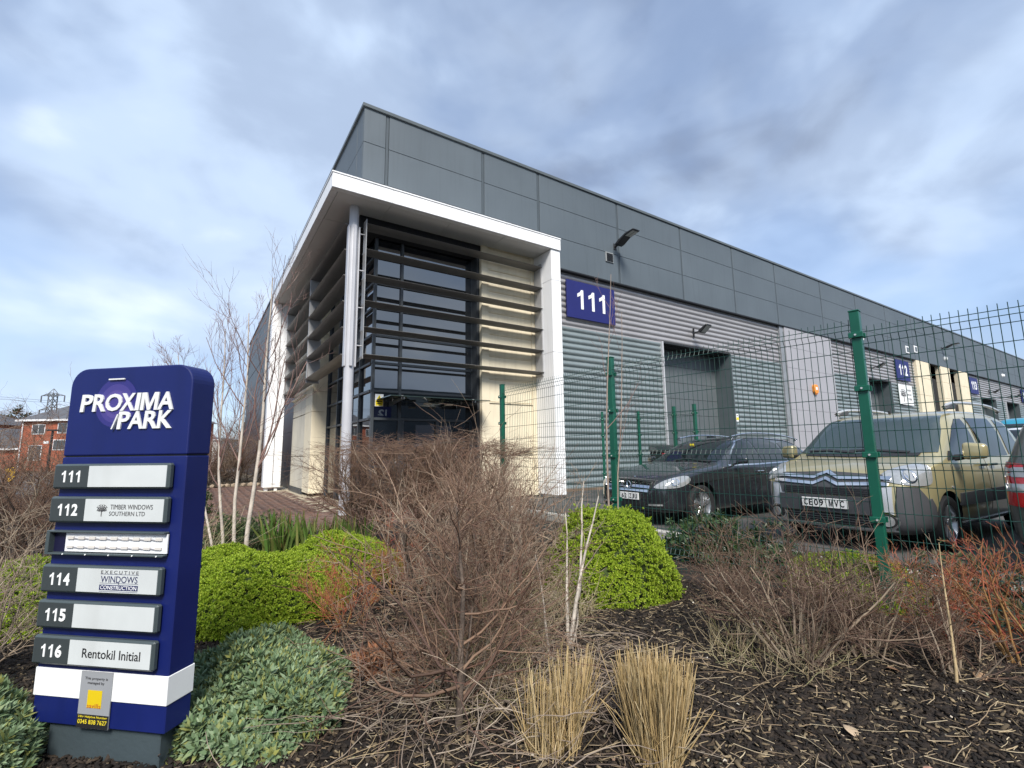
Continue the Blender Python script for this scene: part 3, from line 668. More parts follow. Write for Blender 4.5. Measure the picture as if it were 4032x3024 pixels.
# managing agent plate across the white band
sp = B(TS, 'agent_plate', mat('agent_silver', (0.33, 0.34, 0.36), 0.4, metal=0.2, var=0.05), 0.239, 0.393, -0.0085, -0.0045, 0.151, 0.3665)
B(sp, 'black_field', M_ink, 0.2395, 0.3925, -0.0095, -0.0088, 0.152, 0.2035)
B(sp, 'gold_square', mat('gold_square', (0.62, 0.45, 0.01), 0.4, var=0.04), 0.281, 0.351, -0.0095, -0.0088, 0.229, 0.2965)
M_redp = mat('red_print', (0.40, 0.10, 0.02), 0.5); M_yelp = mat('yellow_print', (0.75, 0.60, 0.03), 0.5)
lettering(sp, 'savills', 0.316, 0.2375, 0.066, 0.017, -0.0096, M_redp, 0.0006, 0.005)
lettering(sp, 'This property is', 0.316, 0.340, 0.112, 0.013, -0.0088, M_ink, 0.0006); lettering(sp, 'managed by', 0.316, 0.323, 0.082, 0.013, -0.0088, M_ink, 0.0006)
lettering(sp, '24hr Helpline Number', 0.316, 0.1945, 0.142, 0.010, -0.0096, M_yelp, 0.0006); lettering(sp, '0345 838 7627', 0.316, 0.1765, 0.142, 0.016, -0.0096, M_yelp, 0.0006, 0.004)
# head lettering with the violet rings behind
RC = [(0.112, (0.026, 0.024, 0.16)), (0.088, (0.05, 0.04, 0.20)), (0.064, (0.075, 0.055, 0.23)), (0.042, (0.05, 0.04, 0.20))]
for k, (r, c) in enumerate(RC):
    mb = MB(); n = 40; cx, czz = 0.259, 1.495+0.004*(3-k) - 0.012
    mb.add([(cx+r*math.cos(2*PI*i/n), -0.0008-0.0004*k, czz+r*math.sin(2*PI*i/n)) for i in range(n)], [tuple(range(n))])
    mb.build('violet_disc', mat('violet_%d' % k, c, 0.45, var=0.04), TS)
# the flat discs get a real edge
M_letter = mat('raised_letter_white', (0.66, 0.67, 0.66), 0.5, var=0.06, vscale=20)
word(TS, [('P', .072, .139), ('R', .139, .208), ('O', .208, .296), ('X', .288, .366), ('I', .366, .396), ('M', .398, .486), ('A', .484, .564)], 1.495, 0.079, -0.001, M_letter, 0.006, 0.024, 0.08)
word(TS, [('P', .281, .346), ('A', .338, .416), ('R', .418, .490), ('K', .490, .5625)], 1.4128, 0.079, -0.001, M_letter, 0.006, 0.024, 0.08)
MB().prism([(0.258, 1.374), (0.266, 1.374), (0.292, 1.440), (0.286, 1.440)], 'y', -0.014, -0.001).build('raised_stroke', M_letter, TS)
MB().beam((0.215, -0.006, 1.601), (0.300, -0.006, 1.601), 0.006).build('hinge_strip', M_letter, TS)
# ------------------------------------------------------------------ green mesh fence
M_green = mat('green_powder_coat', (0.006, 0.085, 0.052), 0.38, var=0.12, vscale=5, streak=0.1)
M_wireg = mat('dark_green_wire', (0.008, 0.045, 0.036), 0.45, var=0.1)
M_bolt = mat('zinc_bolt', (0.6, 0.6, 0.58), 0.35, metal=0.5)
def wire_poly(h, folds):
    pts = [(0.0, 0.0)]; z = 0.0
    for f in folds: pts += [(0, f-0.05), (0.028, f), (0, f+0.05)]
    pts.append((0, h)); return pts
FOLD = (0.18, 1.20, 2.21)
def vwire_mesh(h, r=0.0026):
    p = [q for q in wire_poly(h, [f for f in FOLD if f+0.05 < h])]
    P = np.array([[(0, -q[0], q[1]) for q in p]], float); V, F = tubes(P, np.full((1, len(p)), r), 4)
    me = bpy.data.meshes.new('vertical_wire'); me.from_pydata(V.tolist(), [], F.tolist()); me.materials.append(M_wireg); return me
VW = vwire_mesh(2.305)
HZ = [0.04, 0.13, 0.18, 0.23, 0.42, 0.62, 0.82, 1.02, 1.15, 1.20, 1.25, 1.45, 1.65, 1.85, 2.03, 2.16, 2.21, 2.26]
def mesh_panel(parent, p, q, z0, step=0.05):
    p = Vector(p); q = Vector(q); d = q-p; ln = d.length; a = math.atan2(d.y, d.x)
    e = bpy.data.objects.new('mesh_panel', None); COL.objects.link(e); e.parent = parent; e.empty_display_size = 0.1
    e.location = Vector((p.x, p.y, z0)) - parent.location; e.rotation_euler = (0, 0, a)
    n = int((ln-0.04)/step)
    for i in range(n+1): part('vertical_wire', VW, e, (0.02+i*step, 0, 0))
    hm = MB().cyl((0, 0, 0), (ln, 0, 0), 0.003, n=4).mesh('cross_wire'); hm.materials.append(M_wireg)
    for z in HZ: part('cross_wire', hm, e, (0, -0.028 if z in (0.18, 1.20, 2.21) else 0.005, z))
    return e
PM = MB().box(-0.034, 0.034, -0.034, 0.034, -0.3, 2.42).mesh('post', 0.004); PM.materials.append(M_green)
CM = MB().box(-0.038, 0.038, -0.038, 0.038, 0, 0.012).mesh('post_cap', 0.003); CM.materials.append(M_green)
KM = MB().box(-0.05, 0.05, -0.052, -0.033, -0.022, 0.022).mesh('clip', 0.003); KM.materials.append(M_green)
NM = MB().cyl((0, -0.052, 0), (0, -0.060, 0), 0.008, n=8).mesh('bolt'); NM.materials.append(M_bolt)
def fence(name, label, posts, panels, zt, group=None):
    f = thing(name, label, 'fence', (*posts[0], 0), 0, group)
    for i, (x, y) in enumerate(posts):
        j = min(i, len(posts)-2); a = math.atan2(posts[j+1][1]-posts[j][1], posts[j+1][0]-posts[j][0])
        po = part('post', PM, f, (x-f.location.x, y-f.location.y, zt-2.42), (0, 0, a))
        part('post_cap', CM, po, (0, 0, 2.42))
        for z in (0.25, 0.75, 1.25, 1.78, 2.22):
            c = part('clip', KM, po, (0, 0, z)); part('clip', KM, po, (0, 0, z), (0, 0, PI))
            part('bolt', NM, po, (0, 0, z))
    for i, j, dz in panels: mesh_panel(f, posts[i], posts[j], zt-2.42+0.06+dz)
    return f
fence('mesh_fence', 'green welded mesh fence on three tall posts in front of the cars', [(4.2, 6.65), (4.11, 4.05), (4.48, 1.61), (4.82, -0.84)], [(0, 1, 0), (1, 2, 0), (2, 3, -0.075)], 2.36)
fence('bin_store_fence', 'small green mesh enclosure behind the black estate car', [(9.30, 9.56), (10.1, 8.98), (9.8, 7.57), (9.75, 6.95)], [(0, 1, -0.06), (1, 2, -0.06), (2, 3, -0.06)], 2.30)
def bin_(x, y, rz, label, lidc):
    t = thing('wheelie_bin', label, 'bin', (x, y, 0.05), rz, 'bins in the mesh enclosure')
    mb = MB(); lo, hi = 0.34, 0.46
    mb.add([(-0.5*.9, -lo, .15), (.5*.9, -lo, .15), (.5*.9, lo, .15), (-.5*.9, lo, .15), (-0.58, -hi, 1.15), (.58, -hi, 1.15), (.58, hi, 1.15), (-.58, hi, 1.15)], [(0, 3, 2, 1), (4, 5, 6, 7), (0, 1, 5, 4), (1, 2, 6, 5), (2, 3, 7, 6), (3, 0, 4, 7)])
    mb.build('bin_body', mat('black_bin_plastic', (0.02, 0.02, 0.022), 0.5, var=0.2), t, 0.03)
    MB().prism([(-0.50, 1.16), (0.50, 1.16), (0.50, 1.22), (0.1, 1.33), (-0.42, 1.27), (-0.52, 1.2)], 'x', -0.61, 0.61).build('bin_lid', mat('bin_lid_grey', (0.03, 0.034, 0.034), 0.45, var=0.2), t, 0.02)
    B(t, 'sticker', mat(lidc[0], lidc[1], 0.5), -0.3, 0.0, -0.468, -0.462, 1.0, 1.12)
    for sx in (-.4, .4):
        for sy in (-.3, .3): MB().cyl((sx-0.03, sy, 0.09), (sx+0.03, sy, 0.09), 0.09, n=12).build('castor', M_black, t)
bin_(10.6, 8.3, R(-48), 'large black bin with a red sticker behind the estate car bonnet', ('sticker_red', (0.5, 0.03, 0.05)))
bin_(11.3, 7.2, R(-48), 'large black bin nearest the roller door in the enclosure', ('sticker_white', (0.7, 0.7, 0.7)))

# ------------------------------------------------------------------ vehicles
def eval_mesh(o):
    bpy.context.view_layer.update()
    return bpy.data.meshes.new_from_object(o.evaluated_get(bpy.context.evaluated_depsgraph_get()))
def smooth_poly(pts, n=4):
    out = []; k = len(pts)
    for i in range(k):
        p0, p1, p2, p3 = (np.array(pts[(i+j) % k], float) for j in (-1, 0, 1, 2))
        for q in range(n):
            t = q/n; out.append(tuple(0.5*((2*p1)+(-p0+p2)*t+(2*p0-5*p1+4*p2-p3)*t*t+(-p0+3*p1-3*p2+p3)*t**3)))
    return out
class Car:
    def __init__(s, name, label, loc, rz, st, wheels, wr, paint, trim, group=None, cat='car'):
        s.t = thing(name, label, cat, loc, rz, group)
        # loft: stations (x, zb, zt, w, zs, wroof)
        loops = []
        for x, zb, zt, w, zs, wf in st:
            zs = min(zs, zt-0.05)
            hi = zt > zs+0.12
            half = [(0, zb), (w*0.55, zb), (w*0.90, zb+0.015), (w*0.985, zb+0.12), (w, zb+(zs-zb)*0.55), (w*0.985, zs-0.02)]
            if hi: half += [(w*0.95, zs+0.03), (wf+0.05+(w*0.95-wf-0.05)*0.35, zs+(zt-zs)*0.62), (wf, zt-0.055), (wf*0.80, zt-0.008), (0, zt)]
            else: half += [(w*0.955, zs+(zt-zs)*0.35), (w*0.90, zs+(zt-zs)*0.62), (w*0.80, zs+(zt-zs)*0.82), (w*0.5, zt-0.006), (0, zt)]
            full = [(y, z) for y, z in half] + [(-y, z) for y, z in half[-2:0:-1]]
            loops.append([(x, y, z) for y, z in full])
        n = len(loops[0]); V = [v for l in loops for v in l]; F = []
        for i in range(len(loops)-1):
            for j in range(n): F.append((i*n+j, i*n+(j+1) % n, (i+1)*n+(j+1) % n, (i+1)*n+j))
        F += [tuple(range(n)), tuple(range((len(loops)-1)*n+n-1, (len(loops)-1)*n-1, -1))]
        me = bpy.data.meshes.new('body'); me.from_pydata(V, [], F)
        bm = bmesh.new(); bm.from_mesh(me); bmesh.ops.recalc_face_normals(bm, faces=bm.faces); bm.to_mesh(me); bm.free()
        me.materials.append(paint); me.materials.append(trim)
        o = bpy.data.objects.new('body', me); COL.objects.link(o)
        md = o.modifiers.new('s', 'SUBSURF'); md.levels = 2; md.render_levels = 2
        smooth = eval_mesh(o); o.modifiers.clear(); o.data = smooth
        s.bvh = BVHTree.FromPolygons([v.co for v in smooth.vertices], [tuple(p.vertices) for p in smooth.polygons])
        mb = MB()
        for x, hw in wheels:
            for sd in (-1, 1): mb.cyl((x, sd*(hw-0.24), wr), (x, sd*(hw+0.5), wr), wr+0.055, n=32)
        cme = mb.mesh('cutter'); cme.materials.append(paint); cme.materials.append(trim)
        cme.polygons.foreach_set('material_index', [1]*len(cme.polygons))
        c = bpy.data.objects.new('cutter', cme); COL.objects.link(c)
        md = o.modifiers.new('b', 'BOOLEAN'); md.operation = 'DIFFERENCE'; md.object = c; md.solver = 'EXACT'
        fin = eval_mesh(o); o.modifiers.clear(); bpy.data.objects.remove(c); bpy.data.objects.remove(o)
        fin.polygons.foreach_set('use_smooth', [True]*len(fin.polygons)); fin.set_sharp_from_angle(angle=R(50))
        s.body = bpy.data.objects.new('body', fin); COL.objects.link(s.body); s.body.parent = s.t
        s.paint = paint
        for x, hw in wheels:
            for sd in (-1, 1): s.wheel(x, sd*(hw-0.11), wr, sd)
    def wheel(s, x, y, r, sd):
        e = bpy.data.objects.new('wheel', None); COL.objects.link(e); e.parent = s.t; e.location = (x, y, r)
        k = sd
        MB().lathe([(-0.10*k, r*0.62), (-0.10*k, r*0.93), (-0.075*k, r*0.99), (0, r), (0.075*k, r*0.99), (0.10*k, r*0.93), (0.105*k, r*0.80), (0.085*k, r*0.66)], (0, 0, 0), 'y', 36).build('tyre', mat('tyre_rubber', (0.012, 0.012, 0.013), 0.8, bump=0.3), e, smooth=True)
        m = mat('alloy_rim', (0.42, 0.43, 0.44), 0.3, metal=0.8)
        MB().lathe([(0.085*k, r*0.67), (0.07*k, r*0.64), (0.02*k, r*0.60), (-0.02*k, r*0.55), (-0.02*k, 0.002)], (0, 0, 0), 'y', 30).build('rim', m, e, smooth=True)
        for q in range(5):
            a = 2*PI*q/5+0.3; d = Vector((math.cos(a), 0, math.sin(a)))
            MB().beam(d*0.03+Vector((0, 0.055*k, 0)), d*r*0.64+Vector((0, 0.07*k, 0)), 0.05, 0.03, (0, 1, 0)).build('spoke', m, e, 0.006)
        MB().cyl((0, -0.02*k, 0), (0, 0.075*k, 0), 0.05, n=14).build('hub', m, e)
    def patch(s, name, poly, m, face='side', sd=-1, off=0.006, cuts=3, smooth=False, ang=0.0, parent=None, n=4, ctr=0.0):
        """a panel shaped to the body: outline in (x,z) for the sides, (y,z) front or rear, (x,y) for the top"""
        pts = smooth_poly(poly, n) if smooth else poly
        if face == 'side': P = [Vector((a, sd*3.0, b)) for a, b in pts]; d = Vector((0, -sd, 0))
        elif face == 'front':
            ca, sa = math.cos(ang), math.sin(ang)
            d = Vector((ca, sa, 0)); rt = Vector((-sa, ca, 0)); P = [rt*(a+ctr) + Vector((0, 0, b)) - d*4.0 for a, b in pts]
        elif face == 'rear': d = Vector((-1, 0, 0)); P = [Vector((9.0, a, b)) for a, b in pts]
        else: d = Vector((0, 0, -1)); P = [Vector((a, b, 4.0)) for a, b in pts]
        bm = bmesh.new(); vs = [bm.verts.new(p) for p in P]; f = bm.faces.new(vs)
        bmesh.ops.triangulate(bm, faces=bm.faces[:])
        for _ in range(cuts):
            ed = [e for e in bm.edges if e.calc_length() > 0.09]
            if ed: bmesh.ops.subdivide_edges(bm, edges=ed, cuts=1)
            bmesh.ops.triangulate(bm, faces=[q for q in bm.faces if len(q.verts) > 3])
        dead = []
        for v in bm.verts:
            h, nn, _, _ = s.bvh.ray_cast(v.co, d)
            if h is None: dead.append(v); continue
            if nn.dot(d) > 0: nn = -nn
            v.co = h + nn*off
        if dead: bmesh.ops.delete(bm, geom=dead, context='VERTS')
        be = [e for e in bm.edges if len(e.link_faces) == 1]
        r = bmesh.ops.extrude_edge_only(bm, edges=be)
        for v in [g for g in r['geom'] if isinstance(g, bmesh.types.BMVert)]: v.co += d*(off+0.008)
        bmesh.ops.recalc_face_normals(bm, faces=bm.faces)
        # outward facing
        me = bpy.data.meshes.new(name); bm.to_mesh(me); bm.free()
        me.polygons.foreach_set('use_smooth', [True]*len(me.polygons)); me.set_sharp_from_angle(angle=R(40))
        return link_mesh(name, me, m, parent or s.t)
    def hit(s, o, d):
        h, nn, _, _ = s.bvh.ray_cast(Vector(o), Vector(d)); return h
    def strip(s, name, pts, w, m, face='side', sd=-1, off=0.003, parent=None, ang=0.0):
        """narrow line along a polyline on the body"""
        L_ = []; Rr = []
        for i, p in enumerate(pts):
            a = np.array(pts[max(i-1, 0)], float); b = np.array(pts[min(i+1, len(pts)-1)], float); t = b-a; t /= np.linalg.norm(t); nrm = np.array((-t[1], t[0]))*w/2
            L_.append(tuple(np.array(p)+nrm)); Rr.append(tuple(np.array(p)-nrm))
        return s.patch(name, L_+Rr[::-1], m, face, sd, off, 2, parent=parent, ang=ang)
def plate(parent, name, x, y, z, s, rz, m, w=0.52, h=0.111, tw=None, tx=0.0):
    e = B(parent, name, m, -w/2, w/2, -0.006, 0.006, -h/2, h/2, 0.003); e.location = (x, y, z); e.rotation_euler = (0, 0, rz)
    cw = 0.061*(h/0.111); n = len(s); x = tx-cw*(n-1)/2
    for ch in s:
        if ch != ' ': glyph(e, ch, x, 0, cw*0.78, h*0.70, -0.0062, M_ink, 0.001, 0.022)
        x += cw*(0.8 if ch == ' ' else 1.0)
    return e
CARZ = 0.05
M_gold = mat('gold_beige_metallic', (0.36, 0.315, 0.17), 0.28, metal=0.35, var=0.03, coat=0.8)
M_trim = mat('black_arch_trim', (0.012, 0.012, 0.013), 0.7)
M_cglass = glass_dark('car_glass', (0.035, 0.052, 0.055), 1.6, 0.01)
M_cgl2 = glass_dark('car_glass_dark', (0.010, 0.013, 0.015), 1.6, 0.01)
M_plast = mat('dark_grey_bumper_plastic', (0.05, 0.052, 0.057), 0.6, var=0.1, bump=0.1, bscale=300)
M_silv = mat('silver_bumper_paint', (0.50, 0.51, 0.52), 0.35, metal=0.4, var=0.03, coat=0.5)
M_chrome = mat('chrome_trim', (0.62, 0.63, 0.65), 0.12, metal=1.0, var=0.02)
M_lamp = mat('headlamp_glass', (0.36, 0.37, 0.37), 0.12, metal=0.35, var=0.10, vscale=9, coat=1.0)
M_seam = mat('panel_gap', (0.012, 0.012, 0.012), 0.8)
M_plate = mat('number_plate_white', (0.72, 0.72, 0.70), 0.4, var=0.02)
M_rubber = mat('black_rubber', (0.015, 0.015, 0.016), 0.6)

# gold people carrier, nose to the fence
st = [(0.0, .32, .62, .50, .5, .6), (.03, .27, .74, .66, .6, .6), (.10, .23, .88, .78, .75, .6), (.22, .21, .955, .85, .84, .6), (.50, .20, 1.02, .89, .93, .6), (.90, .20, 1.09, .903, .99, .6),
      (1.02, .20, 1.16, .905, 1.00, .76), (1.30, .20, 1.37, .905, 1.01, .755), (1.60, .20, 1.575, .905, 1.02, .745), (1.80, .20, 1.665, .905, 1.02, .735), (2.3, .20, 1.715, .905, 1.02, .725), (3.3, .20, 1.72, .905, 1.02, .72),
      (4.0, .22, 1.68, .89, 1.02, .655), (4.26, .25, 1.60, .87, 1.02, .63), (4.34, .30, 1.42, .85, 1.0, .66), (4.38, .36, .95, .82, .85, .6)]
C1 = Car('parked_car', 'gold beige tall family car with silver bumper corners behind the fence', (6.48, 2.86, CARZ), R(-3), st, [(0.92, 0.90), (3.65, 0.90)], 0.315, M_gold, M_trim, 'cars parked beyond the fence')
def front_sym(car, name, poly, m, **k):
    car.patch(name, poly, m, 'front', **k)
c = C1
c.patch('windscreen', [(-.80, 1.125), (0, 1.105), (.80, 1.125), (.735, 1.40), (.655, 1.60), (-.655, 1.60), (-.735, 1.40)], M_cglass, 'front', off=0.006, cuts=4)
c.strip('scuttle', [(-.66, 1.098), (0, 1.085), (.66, 1.098)], 0.035, M_rubber, 'front', off=0.01)
for p in ([(-.55, 1.12), (-.1, 1.15), (.12, 1.14)], [(.05, 1.12), (.4, 1.15), (.66, 1.14)]): c.strip('wiper', p, 0.022, M_rubber, 'front', off=0.02)
for sd in (-1, 1):
    c.patch('door_window', [(1.24, 1.07), (1.42, 1.26), (1.66, 1.45), (1.86, 1.55), (2.05, 1.56), (2.15, 1.30), (2.20, 1.06), (1.6, 1.05)], M_cgl2, 'side', sd)
    c.patch('door_window', [(2.36, 1.06), (2.28, 1.35), (2.22, 1.57), (3.10, 1.585), (3.22, 1.35), (3.26, 1.06)], M_cgl2, 'side', sd)
    c.patch('quarter_window', [(3.36, 1.07), (3.32, 1.57), (3.85, 1.53), (4.02, 1.10)], M_cgl2, 'side', sd)
    c.patch('window_corner', [(1.12, 1.03), (1.25, 1.14), (1.30, 1.14), (1.30, 1.03)], M_rubber, 'side', sd, off=0.009)
    for ln in ([(1.12, .32), (1.10, .7), (1.13, 1.05)], [(2.27, .30), (2.30, .70), (2.27, 1.05)], [(3.34, .62), (3.36, .85), (3.33, 1.05)], [(2.3, .87), (3.3, .87)] if False else [(2.27, 1.05), (2.25, 1.3), (2.2, 1.58)]):
        c.strip('panel_gap', ln, 0.008, M_seam, 'side', sd)
    c.patch('door_moulding', [(1.22, .50), (1.24, .64), (2.24, .65), (2.24, .49)], M_plast, 'side', sd, off=0.022)
    c.patch('door_moulding', [(2.31, .49), (2.31, .65), (3.22, .65), (3.18, .49)], M_plast, 'side', sd, off=0.022)
    c.patch('sill_moulding', [(1.32, .215), (1.30, .29), (3.22, .30), (3.20, .215)], M_silv, 'side', sd, off=0.012)
    for x in (2.08, 2.46):
        hd = c.patch('handle_cup', [(x-.09, .93), (x, .895), (x+.09, .93), (x+.06, .99), (x-.06, .99)], M_gold, 'side', sd, off=0.002, smooth=True)
        p = c.hit((x, sd*3, .955), (0, -sd, 0)); MB().beam(p+Vector((-.09, sd*.035, 0)), p+Vector((.09, sd*.035, 0)), .03, .03).build('door_handle', M_rubber, c.t, 0.008)
    # wing mirror
    p = Vector((1.22, sd*.90, 1.10))
    mr = MB().add([(p.x-.05, p.y, 1.02), (p.x+.09, p.y, 1.02), (p.x+.08, p.y+sd*.12, 1.05), (p.x-.03, p.y+sd*.12, 1.05), (p.x-.05, p.y, 1.10), (p.x+.09, p.y, 1.10), (p.x+.08, p.y+sd*.12, 1.10), (p.x-.03, p.y+sd*.12, 1.10)],
        [(0, 3, 2, 1), (4, 5, 6, 7), (0, 1, 5, 4), (1, 2, 6, 5), (2, 3, 7, 6), (3, 0, 4, 7)]).build('mirror_arm', M_rubber, c.t, 0.015)
    y0 = p.y+sd*.09; y1 = p.y+sd*.30
    MB().add([(1.15, y0, 1.03), (1.32, y0, 1.05), (1.30, y1, 1.06), (1.20, y1, 1.05), (1.16, y0, 1.245), (1.32, y0, 1.245), (1.30, y1, 1.225), (1.21, y1, 1.22)], [(0, 3, 2, 1), (4, 5, 6, 7), (0, 1, 5, 4), (1, 2, 6, 5), (2, 3, 7, 6), (3, 0, 4, 7)]).build('mirror_shell', M_gold, c.t, 0.04, seg=3, smooth=True)
    # roof rail
    pts = [(1.98, 1.70), (2.12, 1.775), (2.6, 1.80), (3.3, 1.80), (3.75, 1.765), (3.92, 1.70)]
    for a, b in zip(pts, pts[1:]): pass
    P = np.array([[(a, sd*.66, b) for a, b in smooth_poly(pts, 3)[:16]]]); V, F = tubes(P, np.full(P.shape[:2], .021), 8); np_mesh('roof_rail', V, F, M_silv, c.t, True)
    MB().prism([(1.86, 1.685), (2.02, 1.755), (2.2, 1.79), (2.26, 1.76), (2.20, 1.70)], 'y', sd*.635, sd*.69).build('rail_foot', M_plast, c.t, 0.012)
    # lamps and bumper corners, seen from the corner of the car
    c.patch('headlight', [(sd*(-.20)+0, .84), (sd*(-.08), .925), (sd*.17, .985), (sd*.33, .975), (sd*.345, .86), (sd*.30, .775), (sd*.10, .765), (sd*(-.14), .80)] , M_lamp, 'front', ang=-sd*R(42), ctr=sd*0.68, off=0.012, smooth=True)
    hl = c.patch('lamp_ring', [(sd*(.06)+.072*math.cos(k*PI/8), .865+.072*math.sin(k*PI/8)) for k in range(16)], M_chrome, 'front', ang=-sd*R(42), ctr=sd*0.68, off=0.016)
    c.patch('lamp_bowl', [(sd*(.06)+.052*math.cos(k*PI/8), .865+.052*math.sin(k*PI/8)) for k in range(16)], M_lamp, 'front', ang=-sd*R(42), ctr=sd*0.68, off=0.02, parent=hl)
    c.patch('bumper_corner', [(sd*.50, .27), (sd*.50, .70), (sd*.60, .745), (sd*.67, .75), (sd*.675, .27)], M_silv, 'front', off=0.012)
    c.patch('bumper_corner_trim', [(sd*.05, .24), (sd*.05, .55), (sd*.09, .755), (sd*.30, .745), (sd*.42, .62), (sd*.44, .24)], M_plast, 'front', ang=-sd*R(50), ctr=sd*0.44, off=0.016)
    c.patch('arch_trim', [(.42, .26), (.42, .60), (.47, .62), (.545, .52), (.56, .26)], M_plast, 'side', sd, off=0.014)
    fg = c.patch('fog_lamp_ring', [(sd*.60+.115*math.cos(k*PI/8), .385+.09*math.sin(k*PI/8)) for k in range(16)], M_chrome, 'front', off=0.022)
    c.patch('fog_lamp_well', [(sd*.60+.095*math.cos(k*PI/8), .385+.074*math.sin(k*PI/8)) for k in range(16)], M_rubber, 'front', off=0.026, parent=fg)
    c.patch('fog_lamp_glass', [(sd*.615+.055*math.cos(k*PI/8), .385+.055*math.sin(k*PI/8)) for k in range(16)], M_lamp, 'front', off=0.034, parent=fg)
g = c.patch('grille', [(-.60, .80), (-.57, .875), (0, .90), (.57, .875), (.60, .80), (.53, .63), (-.53, .63)], M_plast, 'front', off=0.014)
for k in range(4): c.strip('grille_slat', [(-.50, .645+k*.022), (0, .645+k*.022), (.50, .645+k*.022)], .012, M_rubber, 'front', off=0.022, parent=g)
c.strip('grille_chevron', [(-.66, .832), (-.5, .838), (-.14, .825), (0, .888), (.14, .825), (.5, .838), (.66, .832)], .034, M_chrome, 'front', off=0.030, parent=g)
c.strip('grille_chevron', [(-.64, .770), (-.5, .772), (-.14, .755), (0, .818), (.14, .755), (.5, .772), (.64, .770)], .034, M_chrome, 'front', off=0.030, parent=g)
c.patch('bumper', [(-.56, .43), (-.56, .62), (.56, .62), (.56, .43)], M_plast, 'front', off=0.03)
lg = c.patch('lower_grille', [(-.50, .30), (-.50, .42), (.50, .42), (.50, .30)], M_rubber, 'front', off=0.012)
for k in range(4): c.strip('grille_slat', [(-.49, .315+k*.027), (0, .315+k*.027), (.49, .315+k*.027)], .009, M_plast, 'front', off=0.02, parent=lg)
c.strip('skid_strip', [(-.50, .275), (0, .27), (.50, .275)], .045, M_silv, 'front', off=0.014)
pp = c.hit((-3, 0, .525), (1, 0, 0)); plate(c.t, 'number_plate', pp.x-.042, 0, .535, 'CE09 MVC', R(-90), M_plate)
B(c.t, 'aerial', M_rubber, 1.98, 2.02, -.01, .01, 1.68, 1.72); MB().cyl((2.0, 0, 1.70), (2.12, 0, 1.80), .004, n=6).build('aerial_mast', M_rubber, c.t)
c.patch('door_mirror_light', [(1.02, .72), (1.05, .735), (1.08, .72), (1.05, .705)], M_lamp, 'side', -1, off=0.01)
for y in (-.38, .38):
    B(c.t, 'seat', M_plast, 1.9, 2.05, y-.2, y+.2, .9, 1.38, 0.05)

# black estate car
M_dk = mat('dark_grey_metallic', (0.026, 0.028, 0.033), 0.25, metal=0.4, var=0.04, coat=1.0)
st = [(0.0, .32, .52, .46, .45, .5), (.03, .24, .64, .62, .55, .5), (.10, .20, .72, .72, .62, .5), (.24, .18, .79, .80, .70, .5), (.55, .17, .865, .85, .79, .5), (1.0, .17, .925, .875, .85, .5), (1.30, .17, .96, .88, .875, .5),
      (1.42, .17, 1.01, .88, .885, .66), (1.72, .17, 1.18, .88, .89, .64), (2.06, .17, 1.345, .88, .90, .61), (2.35, .17, 1.415, .88, .91, .60), (2.9, .17, 1.45, .88, .925, .59), (3.6, .18, 1.45, .875, .94, .58),
      (4.15, .20, 1.405, .86, .95, .56), (4.42, .24, 1.27, .84, .95, .56), (4.53, .30, .98, .81, .86, .5), (4.58, .36, .80, .76, .7, .5)]
C2 = Car('parked_car', 'dark grey estate car with chrome grille, star badge and roof rails', (6.08, 5.72, CARZ), R(-1.5), st, [(0.80, 0.875), (3.56, 0.875)], 0.315, M_dk, M_trim, 'cars parked beyond the fence')
c = C2
c.patch('windscreen', [(-.70, .985), (.70, .985), (.645, 1.20), (.55, 1.37), (-.55, 1.37), (-.645, 1.20)], M_cgl2, 'front', off=0.006, cuts=4)
for p in ([(-.6, .985), (-.15, 1.02), (.1, 1.0)],): c.strip('wiper', p, 0.02, M_rubber, 'front', off=0.015)
B(c.t, 'sun_visor_card', mat('yellow_card', (0.75, 0.62, 0.03), 0.5), 1.92, 1.93, .10, .19, 1.20, 1.31)
